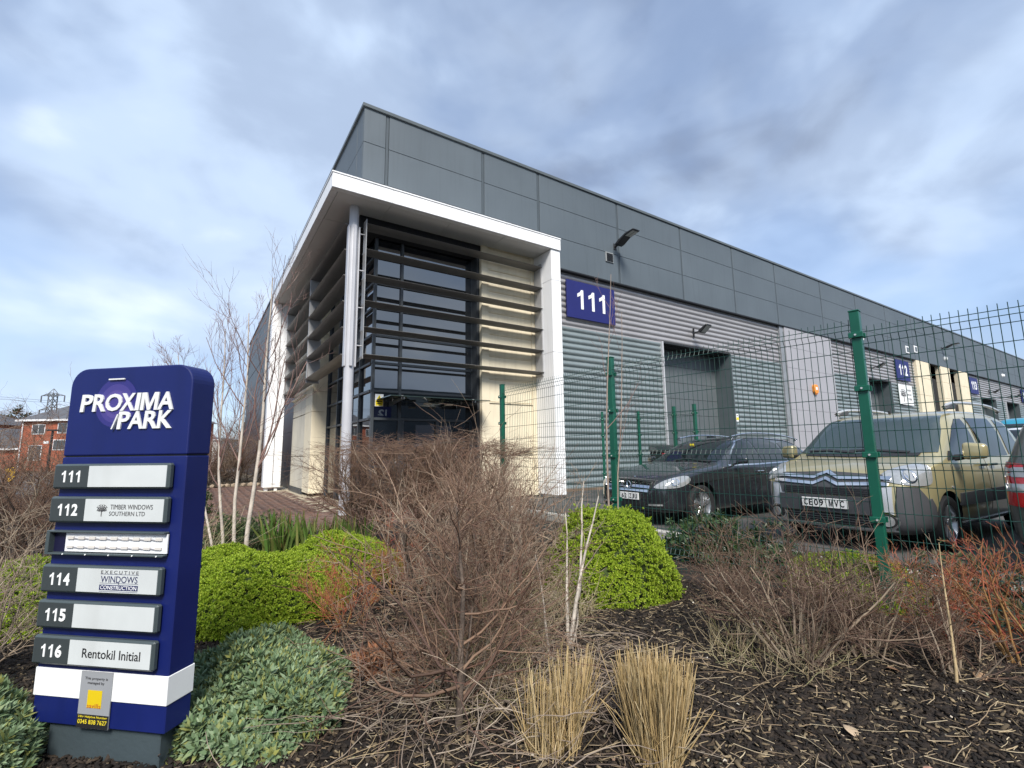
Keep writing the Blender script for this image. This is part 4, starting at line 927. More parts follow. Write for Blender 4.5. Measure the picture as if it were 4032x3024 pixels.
for sd in (-1, 1):
    c.patch('door_window', [(1.62, .935), (1.95, 1.16), (2.25, 1.325), (2.52, 1.365), (2.56, .94)], M_cgl2, 'side', sd)
    c.patch('door_window', [(2.62, .945), (2.58, 1.367), (3.10, 1.375), (3.35, 1.30), (3.42, .96)], M_cgl2, 'side', sd)
    c.patch('quarter_window', [(3.50, .965), (3.44, 1.30), (3.75, 1.34), (4.10, 1.27), (4.20, 1.02)], M_cgl2, 'side', sd)
    c.strip('window_chrome', [(1.58, .92), (2.5, .925), (3.4, .945), (4.25, .985)], .022, M_chrome, 'side', sd, off=0.009)
    c.strip('window_chrome', [(1.80, 1.085), (1.95, 1.19), (2.24, 1.345), (2.55, 1.392), (3.1, 1.40), (3.75, 1.365), (4.15, 1.27), (4.25, .985)], .014, M_chrome, 'side', sd, off=0.009)
    for ln in ([(1.42, .30), (1.38, .6), (1.46, .88)], [(2.57, .28), (2.60, .6), (2.57, .92)], [(3.5, .55), (3.46, .75), (3.44, .94)]): c.strip('panel_gap', ln, 0.008, M_seam, 'side', sd)
    c.strip('swage_line', [(.5, .66), (1.5, .72), (3.4, .79), (4.4, .83)], .012, M_dk, 'side', sd, off=0.014)
    for x in (2.42, 3.30):
        p = c.hit((x, sd*3, .80), (0, -sd, 0)); MB().beam(p+Vector((-.10, sd*.03, 0)), p+Vector((.10, sd*.03, 0)), .025, .028).build('door_handle', M_chrome, c.t, 0.008)
    mp = Vector((1.72, sd*.88, .98))
    MB().beam((1.70, sd*.83, .93), (1.74, sd*.95, .96), .05, .03).build('mirror_arm', M_rubber, c.t)
    y0, y1 = sd*.92, sd*1.10
    MB().add([(1.64, y0, .94), (1.78, y0, .95), (1.78, y1, .96), (1.70, y1, .955), (1.66, y0, 1.075), (1.78, y0, 1.075), (1.78, y1, 1.055), (1.71, y1, 1.05)], [(0, 3, 2, 1), (4, 5, 6, 7), (0, 1, 5, 4), (1, 2, 6, 5), (2, 3, 7, 6), (3, 0, 4, 7)]).build('mirror_shell', M_dk, c.t, 0.03, seg=3, smooth=True)
    pts = [(2.15, 1.385), (2.3, 1.455), (2.7, 1.49), (3.4, 1.485), (4.0, 1.43), (4.25, 1.35)]
    P = np.array([[(a, sd*.575, b) for a, b in smooth_poly(pts, 3)[:16]]]); V, F = tubes(P, np.full(P.shape[:2], .017), 8); np_mesh('roof_rail', V, F, M_chrome, c.t, True)
    c.patch('headlight', [(sd*(-.24), .605), (sd*(-.10), .70), (sd*.12, .765), (sd*.27, .775), (sd*.30, .70), (sd*.18, .62), (sd*(-.02), .595)], M_lamp, 'front', ang=-sd*R(38), ctr=sd*0.69, off=0.010, smooth=True)
    hl = c.patch('lamp_ring', [(sd*(.08)+.058*math.cos(k*PI/8), .685+.058*math.sin(k*PI/8)) for k in range(16)], M_chrome, 'front', ang=-sd*R(38), ctr=sd*0.69, off=0.014)
    c.patch('lamp_bowl', [(sd*(.08)+.042*math.cos(k*PI/8), .685+.042*math.sin(k*PI/8)) for k in range(16)], M_lamp, 'front', ang=-sd*R(38), ctr=sd*0.69, off=0.018, parent=hl)
    c.patch('side_intake', [(sd*.42, .26), (sd*.42, .36), (sd*.66, .38), (sd*.68, .28)], M_rubber, 'front', off=0.008)
    c.strip('running_light', [(sd*.44, .335), (sd*.66, .345)], .026, M_lamp, 'front', off=0.014)
g = c.patch('grille', [(-.42, .51), (-.50, .60), (-.50, .695), (0, .715), (.50, .695), (.50, .60), (.42, .51)], M_rubber, 'front', off=0.012)
for k in range(3): c.strip('grille_bar', [(-.48+.015*(2-k), .548+k*.056), (0, .556+k*.06), (.48-.015*(2-k), .548+k*.056)], .038, M_chrome, 'front', off=0.024, parent=g)
hp = c.hit((-3, 0, .615), (1, 0, 0)); bd = MB().lathe([(0, .090), (-.012, .088), (-.012, .078), (0, .076)], (hp.x-.03, 0, .618), 'x', 28).build('star_badge', M_chrome, g, smooth=True)
for a in (90, 210, 330):
    q = Vector((hp.x-.036, 0, .618)); d = Vector((0, math.cos(R(a)), math.sin(R(a)))); n_ = Vector((0, -d.z, d.y))*.014
    MB().add([q+n_*1.2, q+d*.082, q-n_*1.2, q+Vector((-.012, 0, 0)), q-d*.016], [(0, 1, 3), (1, 2, 3), (2, 4, 3), (4, 0, 3), (0, 4, 2, 1)]).build('star_point', M_chrome, bd)
MB().cyl((hp.x-.02, 0, .618), (hp.x-.024, 0, .618), .078, n=24).build('badge_disc', M_black, bd)
MB().lathe([(0, .02), (.012, .012), (.016, .001)], (.19, 0, .757), 'z', 12).build('bonnet_badge', M_chrome, c.t)
c.patch('lower_intake', [(-.38, .26), (-.38, .38), (.38, .38), (.38, .26)], M_rubber, 'front', off=0.008)
pp = c.hit((-3, 0, .45), (1, 0, 0)); plate(c.t, 'number_plate', pp.x-.018, 0, .455, '62 ZJU', R(-90), M_plate, tx=.06)

# dark olive car, tail to the fence at the frame's right edge
M_olv = mat('olive_grey_metallic', (0.09, 0.095, 0.085), 0.3, metal=0.4, var=0.04, coat=0.8)
st = [(0.0, .34, .75, .62, .6, .55), (.03, .26, .98, .80, .8, .62), (.09, .22, 1.22, .87, 1.0, .66), (.20, .20, 1.48, .89, 1.02, .66), (.45, .19, 1.60, .90, 1.03, .66), (1.2, .18, 1.66, .90, 1.03, .66), (2.4, .18, 1.64, .90, 1.02, .65),
      (2.8, .18, 1.52, .90, 1.01, .66), (3.2, .18, 1.22, .90, 1.0, .68), (3.45, .18, 1.06, .89, .97, .6), (4.1, .20, .92, .84, .84, .6), (4.3, .26, .76, .72, .66, .6), (4.36, .32, .6, .56, .5, .5)]
C3 = Car('parked_car', 'olive grey hatchback showing its red tail lamp at the right edge', (6.45, 0.40, CARZ), R(2), st, [(0.78, .89), (3.4, .89)], 0.315, M_olv, M_trim, 'cars parked beyond the fence')
c = C3
M_red = mat('red_tail_lamp', (0.38, 0.012, 0.015), 0.15, var=0.1, coat=1.0)
c.patch('rear_window', [(-.62, 1.10), (.62, 1.10), (.58, 1.44), (-.58, 1.44)], M_cgl2, 'front', off=0.006, cuts=4)
for sd in (-1, 1):
    tl = c.patch('tail_lamp', [(sd*.10, .62), (sd*.08, 1.02), (sd*.36, 1.04), (sd*.40, .66)], M_red, 'front', ang=-sd*R(40), ctr=sd*0.46, off=0.012)
    c.patch('reversing_lamp', [(sd*.10, .90), (sd*.10, .99), (sd*.27, .99), (sd*.27, .90)], M_lamp, 'front', ang=-sd*R(40), ctr=sd*0.46, off=0.016, parent=tl)
    c.patch('reversing_lamp', [(sd*.10, .76), (sd*.10, .84), (sd*.27, .84), (sd*.27, .76)], M_lamp, 'front', ang=-sd*R(40), ctr=sd*0.46, off=0.016, parent=tl)
    c.patch('door_window', [(.75, 1.08), (.62, 1.50), (1.5, 1.54), (1.52, 1.06)], M_cgl2, 'side', sd)
    c.patch('door_window', [(1.6, 1.06), (1.58, 1.54), (2.3, 1.52), (2.85, 1.25), (3.05, 1.06)], M_cgl2, 'side', sd)
    for ln in ([(1.55, .3), (1.55, 1.04)], [(2.95, .3), (3.0, .7), (2.95, 1.04)]): c.strip('panel_gap', ln, .008, M_seam, 'side', sd)
c.patch('rear_bumper', [(-.70, .28), (-.74, .56), (.74, .56), (.70, .28)], M_olv, 'front', off=0.02)
pp = c.hit((-3, 0, .80), (1, 0, 0)); B(c.t, 'number_plate', mat('number_plate_yellow', (.7, .5, .03), .4), pp.x-.02, pp.x-.005, -.26, .26, .75, .86)

# teal van and white pickup behind the gold car
M_teal = mat('teal_paint', (0.012, 0.22, 0.33), 0.35, var=0.04, coat=0.6)
st = [(0.0, .35, .8, .7, .7, .6), (.05, .28, 1.05, .86, .9, .65), (.5, .25, 1.15, .92, 1.0, .7), (.75, .25, 1.35, .93, 1.1, .76), (1.2, .25, 1.80, .93, 1.15, .78), (1.45, .25, 1.90, .93, 1.2, .82), (1.7, .25, 1.93, .93, 1.2, .84), (4.6, .28, 1.93, .93, 1.2, .84), (4.75, .30, 1.88, .92, 1.2, .82), (4.8, .36, 1.5, .9, 1.2, .8)]
C4 = Car('parked_van', 'teal panel van parked beyond the gold car', (16.4, 2.62, CARZ), R(0), st, [(.85, .92), (3.8, .92)], 0.32, M_teal, M_trim, cat='van')
C4.patch('windscreen', [(-.74, 1.20), (.74, 1.20), (.70, 1.74), (-.70, 1.74)], M_cgl2, 'front', off=0.006, cuts=4)
for sd in (-1, 1):
    C4.patch('door_window', [(.98, 1.2), (1.3, 1.70), (1.85, 1.72), (1.9, 1.2)], M_cgl2, 'side', sd); C4.patch('headlight', [(sd*.5, .78), (sd*.5, .95), (sd*.76, .98), (sd*.78, .82)], M_lamp, 'front', off=0.01)
    C4.strip('panel_gap', [(2.0, .4), (2.0, 1.75)], .01, M_seam, 'side', sd)
C4.patch('grille', [(-.4, .62), (-.4, .80), (.4, .80), (.4, .62)], M_rubber, 'front', off=0.01)
M_wpaint = mat('white_vehicle_paint', (0.62, 0.62, 0.61), 0.35, var=0.03, coat=0.6)
st = [(0.0, .38, .72, .66, .6, .6), (.05, .30, .95, .82, .8, .6), (.3, .26, 1.05, .86, .95, .6), (1.0, .26, 1.13, .88, 1.0, .6), (1.15, .26, 1.20, .88, 1.05, .68), (1.6, .26, 1.55, .88, 1.06, .66), (1.8, .26, 1.62, .88, 1.06, .65), (2.9, .26, 1.62, .88, 1.06, .65), (3.1, .26, 1.45, .88, 1.06, .68), (3.2, .27, 1.08, .88, .98, .6), (4.9, .28, 1.06, .87, .98, .6), (5.0, .4, .9, .84, .8, .6)]
C5 = Car('parked_pickup', 'white pickup truck half hidden behind the gold car', (14.1, 2.45, CARZ), R(0), st, [(.9, .87), (3.9, .87)], 0.34, M_wpaint, M_trim, cat='truck')
C5.patch('windscreen', [(-.68, 1.18), (.68, 1.18), (.60, 1.55), (-.60, 1.55)], M_cgl2, 'front', off=0.006, cuts=4)
for sd in (-1, 1):
    C5.patch('door_window', [(1.35, 1.10), (1.7, 1.5), (2.2, 1.52), (2.2, 1.10)], M_cgl2, 'side', sd); C5.patch('door_window', [(2.28, 1.10), (2.28, 1.52), (2.85, 1.5), (2.95, 1.10)], M_cgl2, 'side', sd); C5.patch('headlight', [(sd*.5, .78), (sd*.5, .92), (sd*.76, .94), (sd*.78, .80)], M_lamp, 'front', off=0.01)
C5.patch('grille', [(-.42, .62), (-.42, .88), (.42, .88), (.42, .62)], M_rubber, 'front', off=0.01)
# ------------------------------------------------------------------ planting
def shrub(name, label, cat, x, y, seed, n0, ln, r0, spread, lv, mats, wob=0.16, up=0.05, group=None, ztop=None, z=0.0, lean=(0, 0), base_r=0.12, K=5, tilt=0.7):
    """bare twiggy shrub: stems from one stool, then finer and finer twigs"""
    rng = np.random.default_rng(seed); t = thing(name, label, cat, (x, y, z), 0, group)
    az = rng.uniform(0, 2*PI, n0); tl = rng.uniform(0.05, spread, n0)
    b = np.stack([np.cos(az)*base_r*rng.uniform(0, 1, n0), np.sin(az)*base_r*rng.uniform(0, 1, n0), np.full(n0, -0.04)], -1)
    d = np.stack([np.cos(az)*np.sin(tl)+lean[0], np.sin(az)*np.sin(tl)+lean[1], np.cos(tl)], -1)
    L = ln*rng.uniform(0.65, 1.1, n0); rr = r0*rng.uniform(0.5, 1.5, n0)
    P, Rd = grow(b, d, L, rr, 7, wob, up, rng, 0.45)
    def squash(P):
        if ztop is not None:
            zz = P[..., 2]; P[..., 2] = np.where(zz > ztop, ztop+(zz-ztop)*0.30, zz)
        P[..., 2] = np.where(P[..., 2] < 0.01, 0.01+np.abs(P[..., 2]-0.01)*0.3, P[..., 2]) if True else P[..., 2]
        return P
    P0 = P.copy(); P0[:, 1:] = squash(P0[:, 1:])
    V, F = tubes(P0, Rd, 5); np_mesh('stems', V, F, mats[0], t, True)
    V2 = []; F2 = []; cnt = 0; cur = (P, Rd, L)
    for i, (m, ang, fr) in enumerate(lv):
        bb, dd, LL, r2 = sprout(cur[0], cur[1], cur[2], m, ang, fr, rng, 0.18)
        Pk, Rk = grow(bb, dd, LL, np.maximum(r2, 0.0016), K if i < 2 else 4, wob*1.15, up, rng, 0.45)
        cur = (Pk.copy(), Rk, LL); Ps = squash(Pk)
        v, f = tubes(Ps, Rk, 4 if i == 0 else 3); V2.append(v); F2.append(f+cnt); cnt += len(v)
    np_mesh('twigs', np.concatenate(V2), np.concatenate(F2), mats[1], t, True)
    return t
M_bark = mat('grey_brown_bark', (0.105, 0.078, 0.06), 0.85, var=0.4, vscale=14, bump=0.5, bscale=80)
M_twig = mat_island('brown_twigs', [(0.20, 0.13, 0.09), (0.29, 0.20, 0.14), (0.13, 0.08, 0.06), (0.40, 0.32, 0.23), (0.24, 0.15, 0.105)], 0.75)
M_twigr = mat_island('red_brown_twigs', [(0.14, 0.082, 0.055), (0.24, 0.155, 0.10), (0.085, 0.05, 0.038), (0.19, 0.12, 0.08), (0.13, 0.062, 0.045)], 0.7)
M_twigd = mat_island('dark_maroon_twigs', [(0.095, 0.055, 0.04), (0.16, 0.10, 0.066), (0.07, 0.038, 0.032), (0.24, 0.18, 0.125), (0.12, 0.066, 0.046)], 0.75)
M_twigp = mat_island('pale_stems', [(0.30, 0.235, 0.165), (0.22, 0.165, 0.12), (0.38, 0.31, 0.23)], 0.75)
M_twigo = mat_island('orange_red_twigs', [(0.36, 0.10, 0.045), (0.32, 0.16, 0.06), (0.34, 0.055, 0.045), (0.30, 0.19, 0.08), (0.42, 0.11, 0.06), (0.22, 0.10, 0.06)], 0.6)
M_stemo = mat('amber_stems', (0.34, 0.19, 0.07), 0.6, var=0.3, vscale=10)

# lime and grey hebe cushions
def rosettes(P, Nn, size, leaves, rng, tiltup=0.75, wide=0.42):
    """leaf rosettes at P facing Nn: each leaf is a folded kite"""
    n = len(P); a0 = rng.uniform(0, 2*PI, n)
    ref = np.where(np.abs(Nn[:, 2:3]) > 0.9, np.array([[1.0, 0, 0]]), np.array([[0, 0, 1.0]])); A = unit(np.cross(Nn, ref)); Bv = np.cross(Nn, A)
    s = size*rng.uniform(0.55, 1.35, n); Vs = []
    for lay, (cnt, tl, sc, h) in enumerate(leaves):
        for k in range(cnt):
            an = a0 + 2*PI*k/cnt + lay*0.7 + rng.normal(0, 0.15, n); d = A*np.cos(an)[:, None]+Bv*np.sin(an)[:, None]; sd = -A*np.sin(an)[:, None]+Bv*np.cos(an)[:, None]
            tt = tl+rng.normal(0, 0.12, n); ax = d*np.cos(tt)[:, None]+Nn*np.sin(tt)[:, None]; l = (s*sc)[:, None]; o = P + Nn*(s*h)[:, None]
            nn = -d*np.sin(tt)[:, None]+Nn*np.cos(tt)[:, None]
            Vs.append(np.stack([o, o+ax*l*0.5+sd*l*wide*0.5+nn*l*0.06, o+ax*l+nn*l*0.02, o+ax*l*0.5-sd*l*wide*0.5+nn*l*0.06], 1))
    V = np.concatenate(Vs, 0); F = np.arange(len(V)*4).reshape(-1, 4); return V.reshape(-1, 3), F
def dome_pts(n, rx, ry, h, rng, lump=0.1, ph=0.0, zmin=-0.12):
    i = np.arange(n)+0.5; z = 1-(1-zmin)*i/n; az = i*2.39996+rng.normal(0, .15, n); rr = np.sqrt(np.maximum(0, 1-np.maximum(z, -0.2)**2))
    D = np.stack([np.cos(az)*rr, np.sin(az)*rr, z], -1)
    k = 1+lump*(np.sin(D[:, 0]*5+ph)*np.cos(D[:, 1]*4.3+ph*2)+0.6*np.sin(D[:, 2]*7+D[:, 0]*6+ph*3)) + rng.normal(0, 0.012, n)
    P = D*np.array([rx, ry, h])*k[:, None]; Nn = unit(D/np.array([rx, ry, h])); return P, Nn
LEAF_L = [(4, 0.55, 1.0, 0.0), (4, 0.95, 0.95, 0.25), (3, 1.25, 0.75, 0.45)]
LEAF_G = [(5, 0.25, 1.0, 0.0), (5, 0.65, 0.95, 0.30), (4, 1.05, 0.75, 0.55)]
M_lime = mat_island('lime_leaves', [(0.22, 0.33, 0.02), (0.33, 0.44, 0.036), (0.12, 0.20, 0.014), (0.44, 0.52, 0.065), (0.27, 0.385, 0.028)], 0.5, 0.2)
M_grey = mat_island('grey_green_leaves', [(0.115, 0.185, 0.09), (0.19, 0.27, 0.145), (0.075, 0.13, 0.058), (0.26, 0.335, 0.20), (0.15, 0.225, 0.115), (0.27, 0.27, 0.07), (0.13, 0.20, 0.105)], 0.55, 0.15)
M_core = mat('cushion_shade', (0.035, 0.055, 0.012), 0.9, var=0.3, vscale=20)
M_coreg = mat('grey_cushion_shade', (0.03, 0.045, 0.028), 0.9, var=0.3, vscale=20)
def cushion(name, label, x, y, rx, ry, h, n, size, lime, seed, group, z=0.0, lump=0.06):
    rng = np.random.default_rng(seed); t = thing(name, label, 'shrub', (x, y, z), 0, group)
    P, Nn = dome_pts(n, rx, ry, h, rng, lump, seed*1.3)
    P += unit(rng.normal(0, 1, P.shape))*size*0.35
    g = np.sin(P[:, 0]*23+seed)*np.sin(P[:, 1]*19+seed*2)*np.sin(P[:, 2]*27+seed*3); keep = (g < 0.52) | (rng.uniform(0, 1, len(P)) < 0.35); P, Nn = P[keep], Nn[keep]
    P = P*(1+np.where(rng.uniform(0, 1, len(P)) < 0.06, rng.uniform(0, 0.08, len(P)), 0))[:, None]
    jn = unit(Nn + rng.normal(0, 0.28, Nn.shape) + np.array([0, 0, 0.25]))
    V, F = rosettes(P, jn, size, LEAF_L if lime else LEAF_G, rng, wide=0.46 if lime else 0.36)
    o = np_mesh('foliage', V, F, M_lime if lime else M_grey, t); tag(o, kind='stuff')
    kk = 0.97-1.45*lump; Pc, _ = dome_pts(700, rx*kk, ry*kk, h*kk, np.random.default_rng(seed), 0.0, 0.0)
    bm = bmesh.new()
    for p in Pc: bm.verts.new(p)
    r = bmesh.ops.convex_hull(bm, input=bm.verts); me = bpy.data.meshes.new('shade_core'); bm.to_mesh(me); bm.free()
    link_mesh('shade_core', me, M_core if lime else M_coreg, t)  # hull coloured dark to stand for the shade between the leaves
    st = MB(); 
    for k in range(5): a = k*1.3; st.cyl((math.cos(a)*.05, math.sin(a)*.05, -.05), (math.cos(a)*rx*.5, math.sin(a)*ry*.5, h*.6), .012, .006, 6)
    st.build('stems', M_bark, t)
    return t
GH = 'lime green cushion shrubs'
cushion('cushion_shrub', 'round lime green cushion shrub in front of the middle fence post', 3.22, 3.28, 0.60, 0.56, 0.72, 9000, 0.024, True, 1, GH)
cushion('cushion_shrub', 'broad lime green cushion shrub below the strap leaved plants', 1.30, 5.25, 0.62, 0.58, 0.40, 8200, 0.024, True, 2, GH)
cushion('cushion_shrub', 'lime green cushion shrub at the foot of the birch stems', 0.22, 5.45, 0.50, 0.52, 0.36, 6400, 0.024, True, 3, GH)
cushion('cushion_shrub', 'lime green cushion shrub right behind the totem sign', 0.52, 4.55, 0.66, 0.60, 0.42, 9000, 0.024, True, 4, GH)
cushion('cushion_shrub', 'lime green cushion shrub at the left edge behind the totem sign', -1.12, 5.35, 0.62, 0.55, 0.42, 6000, 0.025, True, 5, GH)
cushion('cushion_shrub', 'small lime green shrub around the right fence post', 4.75, 1.95, 0.42, 0.50, 0.33, 2600, 0.026, True, 6, GH)
GG = 'grey green hebe shrubs'
cushion('hebe_shrub', 'spreading grey green hebe right of the totem sign', 0.35, 2.96, 0.37, 0.58, 0.20, 2100, 0.046, False, 7, GG, lump=0.14)
cushion('hebe_shrub', 'grey green hebe in the bottom left corner by the sign plinth', -0.84, 2.98, 0.33, 0.42, 0.24, 1300, 0.046, False, 8, GG, lump=0.14)

# bare shrubs
BM = [M_bark, M_twig]; LV = [(6, 0.9, 0.58), (5, 0.85, 0.5), (2, 0.8, 0.55)]
GB = 'bare brown shrubs in the bed'
shrub('bare_shrub', 'bare brown shrub just left of the spreading forked one', 'shrub', 1.45, 3.45, 12, 12, 0.95, 0.0125, 0.85, LV, BM, 0.15, 0.05, GB)
shrub('bare_shrub', 'dense bare shrub behind the forked foreground shrub', 'shrub', 2.02, 3.65, 13, 16, 0.88, 0.0125, 0.75, LV, BM, 0.15, 0.06, GB)
shrub('bare_shrub', 'dense bare shrub left of the round lime cushion', 'shrub', 2.55, 3.95, 14, 15, 0.88, 0.0125, 0.8, LV, BM, 0.15, 0.06, GB)
shrub('bare_shrub', 'bare shrub standing before the white portal column', 'shrub', 2.75, 4.75, 15, 15, 0.92, 0.0125, 0.75, LV, BM, 0.15, 0.06, GB)
shrub('bare_shrub', 'low tangled bare shrub beside the pale dead stems', 'shrub', 1.75, 2.85, 16, 12, 0.75, 0.008, 0.95, LV, [M_bark, M_twigp], 0.18, 0.03, GB)
shrub('bare_shrub', 'low sprawling tangle of dark twigs beneath the upright trunk', 'shrub', 1.30, 2.45, 17, 12, 0.62, 0.008, 1.15, LV, [M_bark, M_twigr], 0.16, 0.02, GB, base_r=0.25)
GC = 'clipped bare hedge shrubs'
HV = [(8, 0.8, 0.5), (7, 0.85, 0.5), (5, 0.85, 0.5)]
shrub('hedge_shrub', 'clipped bare hedge shrub before the round column, leftmost of the row', 'shrub', 1.95, 6.55, 21, 14, 1.5, 0.012, 0.55, HV, [M_bark, M_twigr], 0.14, 0.06, GC, ztop=1.24)
shrub('hedge_shrub', 'clipped bare hedge shrub before the entrance doors, middle of the row', 'shrub', 2.65, 6.15, 22, 16, 1.5, 0.012, 0.55, HV, [M_bark, M_twigr], 0.14, 0.06, GC, ztop=1.26)
shrub('hedge_shrub', 'clipped bare hedge shrub next to the far fence post, rightmost of the row', 'shrub', 3.25, 5.75, 23, 15, 1.45, 0.012, 0.55, HV, [M_bark, M_twigr], 0.14, 0.06, GC, ztop=1.20)
GR = 'dark twiggy shrubs at the right'
RV = [(6, 0.75, 0.52), (5, 0.75, 0.5), (3, 0.8, 0.5)]
shrub('twiggy_shrub', 'fan shaped twiggy shrub with pale stems nearest the cut grass clump', 'shrub', 3.0, 1.55, 31, 20, 0.68, 0.0075, 0.95, RV, [M_twigp, M_twigd], 0.10, 0.03, GR, base_r=0.07)
shrub('twiggy_shrub', 'maroon twiggy shrub between the fan shaped one and the orange stems', 'shrub', 3.42, 1.38, 32, 15, 0.50, 0.007, 0.85, RV, [M_twigp, M_twigd], 0.11, 0.04, GR, base_r=0.07)
shrub('twiggy_shrub', 'maroon twiggy shrub hiding the foot of the right fence post', 'shrub', 3.85, 1.75, 33, 14, 0.36, 0.007, 0.9, RV, [M_twigp, M_twigd], 0.12, 0.04, GR)
shrub('twiggy_shrub', 'low brown twiggy shrub between the lime cushion and the fence', 'shrub', 3.75, 2.45, 34, 14, 0.36, 0.007, 0.95, RV, [M_twigp, M_twigd], 0.14, 0.02, GR)
shrub('twiggy_shrub', 'twiggy shrub with one pale upright stem before the orange stems', 'shrub', 3.55, 1.02, 35, 12, 0.42, 0.007, 0.85, RV, [M_twigp, M_twigd], 0.12, 0.04, GR)
GD = 'orange stemmed dogwoods'
DV = [(6, 0.6, 0.5), (5, 0.65, 0.5), (2, 0.6, 0.55)]
shrub('dogwood', 'bright orange red dogwood at the right edge of the bed', 'shrub', 4.05, 0.82, 41, 14, 0.56, 0.008, 0.6, DV, [M_stemo, M_twigo], 0.10, 0.06, GD)
shrub('dogwood', 'red tipped dogwood behind the single pale stem', 'shrub', 4.05, 1.22, 42, 10, 0.44, 0.006, 0.6, DV, [M_twigp, M_twigo], 0.10, 0.06, GD)
shrub('dogwood', 'orange dogwood in front of the left lime cushions', 'shrub', 0.98, 3.78, 43, 11, 0.46, 0.005, 1.15, DV, [M_stemo, M_twigo], 0.12, 0.04, GD)
shrub('dogwood', 'orange dogwood tangled with the bare shrubs in mid bed', 'shrub', 1.50, 4.15, 44, 11, 0.55, 0.005, 0.95, DV, [M_stemo, M_twigo], 0.12, 0.05, GD)
GL = 'bare bushes left of the sign'
for k, (x, y, h, s, lb) in enumerate([(-1.55, 7.2, 1.35, 51, 'bare brown bush left of the totem sign, nearest one'), (-2.35, 8.6, 1.5, 52, 'bare brown bush at the left edge behind the near one'), (-1.35, 9.6, 1.4, 53, 'bare brown bush half hidden behind the totem sign'), (-1.05, 4.05, 0.75, 54, 'pale stemmed low bush at the left edge below the lime cushion')]):
    shrub('bare_bush', lb, 'shrub', x, y, s, 18, h, 0.011, 0.75, [(7, 0.9, 0.55), (6, 0.85, 0.5), (3, 0.8, 0.5)] if k < 3 else LV, [M_bark, M_twigr] if k < 3 else [M_twigp, M_twigp], 0.15, 0.05, GL)
shrub('bare_shrub', 'tall thin tangle in front of the far planting bed', 'shrub', -4.2, 14.0, 55, 16, 2.2, 0.016, 0.7, LV, BM, 0.15, 0.05)
for k, (x, y, s, lb) in enumerate([(0.6, 25.5, 56, 'brown hedge mass behind the birch stems, left part'), (2.0, 27.5, 57, 'brown hedge mass behind the birch stems, right part'), (-1.2, 27.0, 58, 'brown hedge mass behind the totem sign')]):
    shrub('wild_hedge', lb, 'hedge', x, y, s, 26, 2.0, 0.02, 0.9, [(9, 0.8, 0.5), (7, 0.8, 0.5), (3, 0.8, 0.5)], [M_bark, M_twigd], 0.16, 0.03, 'brown hedge beyond the paving', base_r=0.9)

# birch: three pale stems with a fine crown
M_birch = mat('birch_bark', (0.47, 0.41, 0.345), 0.75, var=0.22, vscale=9, bump=0.3, bscale=60)
M_btwig = mat_island('birch_twigs', [(0.20, 0.12, 0.105), (0.26, 0.165, 0.14), (0.165, 0.085, 0.08), (0.30, 0.21, 0.17)], 0.7)
def tree(name, label, x, y, stems, seed, lv, mats, r0, group=None, cat='tree', z=0.0, K=9, wob=0.05, up=0.02, bw=0.10, bu=0.10, rf=0.5, rmin=0.0018):
    rng = np.random.default_rng(seed); t = thing(name, label, cat, (x, y, z), 0, group); V2 = []; F2 = []; cnt = 0
    for i, (bx, by, tx, ty, h, rr) in enumerate(stems):
        b = np.array([[bx, by, -0.05]]); e = np.array([[tx, ty, h]]); d = e-b; L = np.linalg.norm(d, axis=1)
        P, Rd = grow(b, d, L, np.array([rr]), K, wob, up, rng, 0.22); dl = e-P[:, -1]; P = P + dl[:, None, :]*np.linspace(0, 1, K)[None, :, None]**1.2
        v, f = tubes(P, Rd, 8); np_mesh('trunk', v, f, mats[0], t, True)
        cur = (P, Rd, L)
        for q, (m, ang, fr, tmin) in enumerate(lv):
            bb, dd, LL, r2 = sprout(cur[0], cur[1], cur[2], m, ang, fr, rng, tmin, 1.0, rf)
            if q == 0: LL = LL*np.clip(1.25-(bb[:, 2]/h)*0.75, 0.3, 1.2)
            Pk, Rk = grow(bb, dd, LL, np.maximum(r2, rmin), 7 if q == 0 else 5, bw, bu, rng, 0.4); cur = (Pk, Rk, LL)
            v, f = tubes(Pk, Rk, 4 if q == 0 else 3); V2.append(v); F2.append(f+cnt); cnt += len(v)
    np_mesh('crown', np.concatenate(V2), np.concatenate(F2), mats[1], t, True); return t
tree('birch_tree', 'bare young birch with three pale stems rising between the sign and the building', 0.46, 6.70, [(-0.10, 0.06, -0.26, 0.22, 2.85, 0.020), (0.0, 0.0, -0.02, 0.04, 3.05, 0.023), (0.10, -0.08, 0.22, -0.02, 3.55, 0.028), (-0.18, 0.12, -0.75, 0.75, 2.55, 0.016)], 61,
     [(11, 0.5, 0.32, 0.30), (6, 0.6, 0.42, 0.25), (4, 0.6, 0.45, 0.3)], [M_birch, M_btwig], 0.03, wob=0.025)
M_sap = mat('sapling_bark', (0.30, 0.235, 0.19), 0.75, var=0.25, vscale=12)
tree('sapling', 'thin bare sapling leaning past the middle fence post', 3.62, 3.66, [(0.0, 0.0, 0.02, -0.14, 3.15, 0.013), (0.05, -0.03, 0.16, -0.14, 2.75, 0.010)], 62, [(5, 0.5, 0.24, 0.35), (3, 0.5, 0.4, 0.3)], [M_sap, M_btwig], 0.012, wob=0.03)
M_dead = mat('pale_dead_wood', (0.44, 0.39, 0.33), 0.8, var=0.25, vscale=15, bump=0.3)
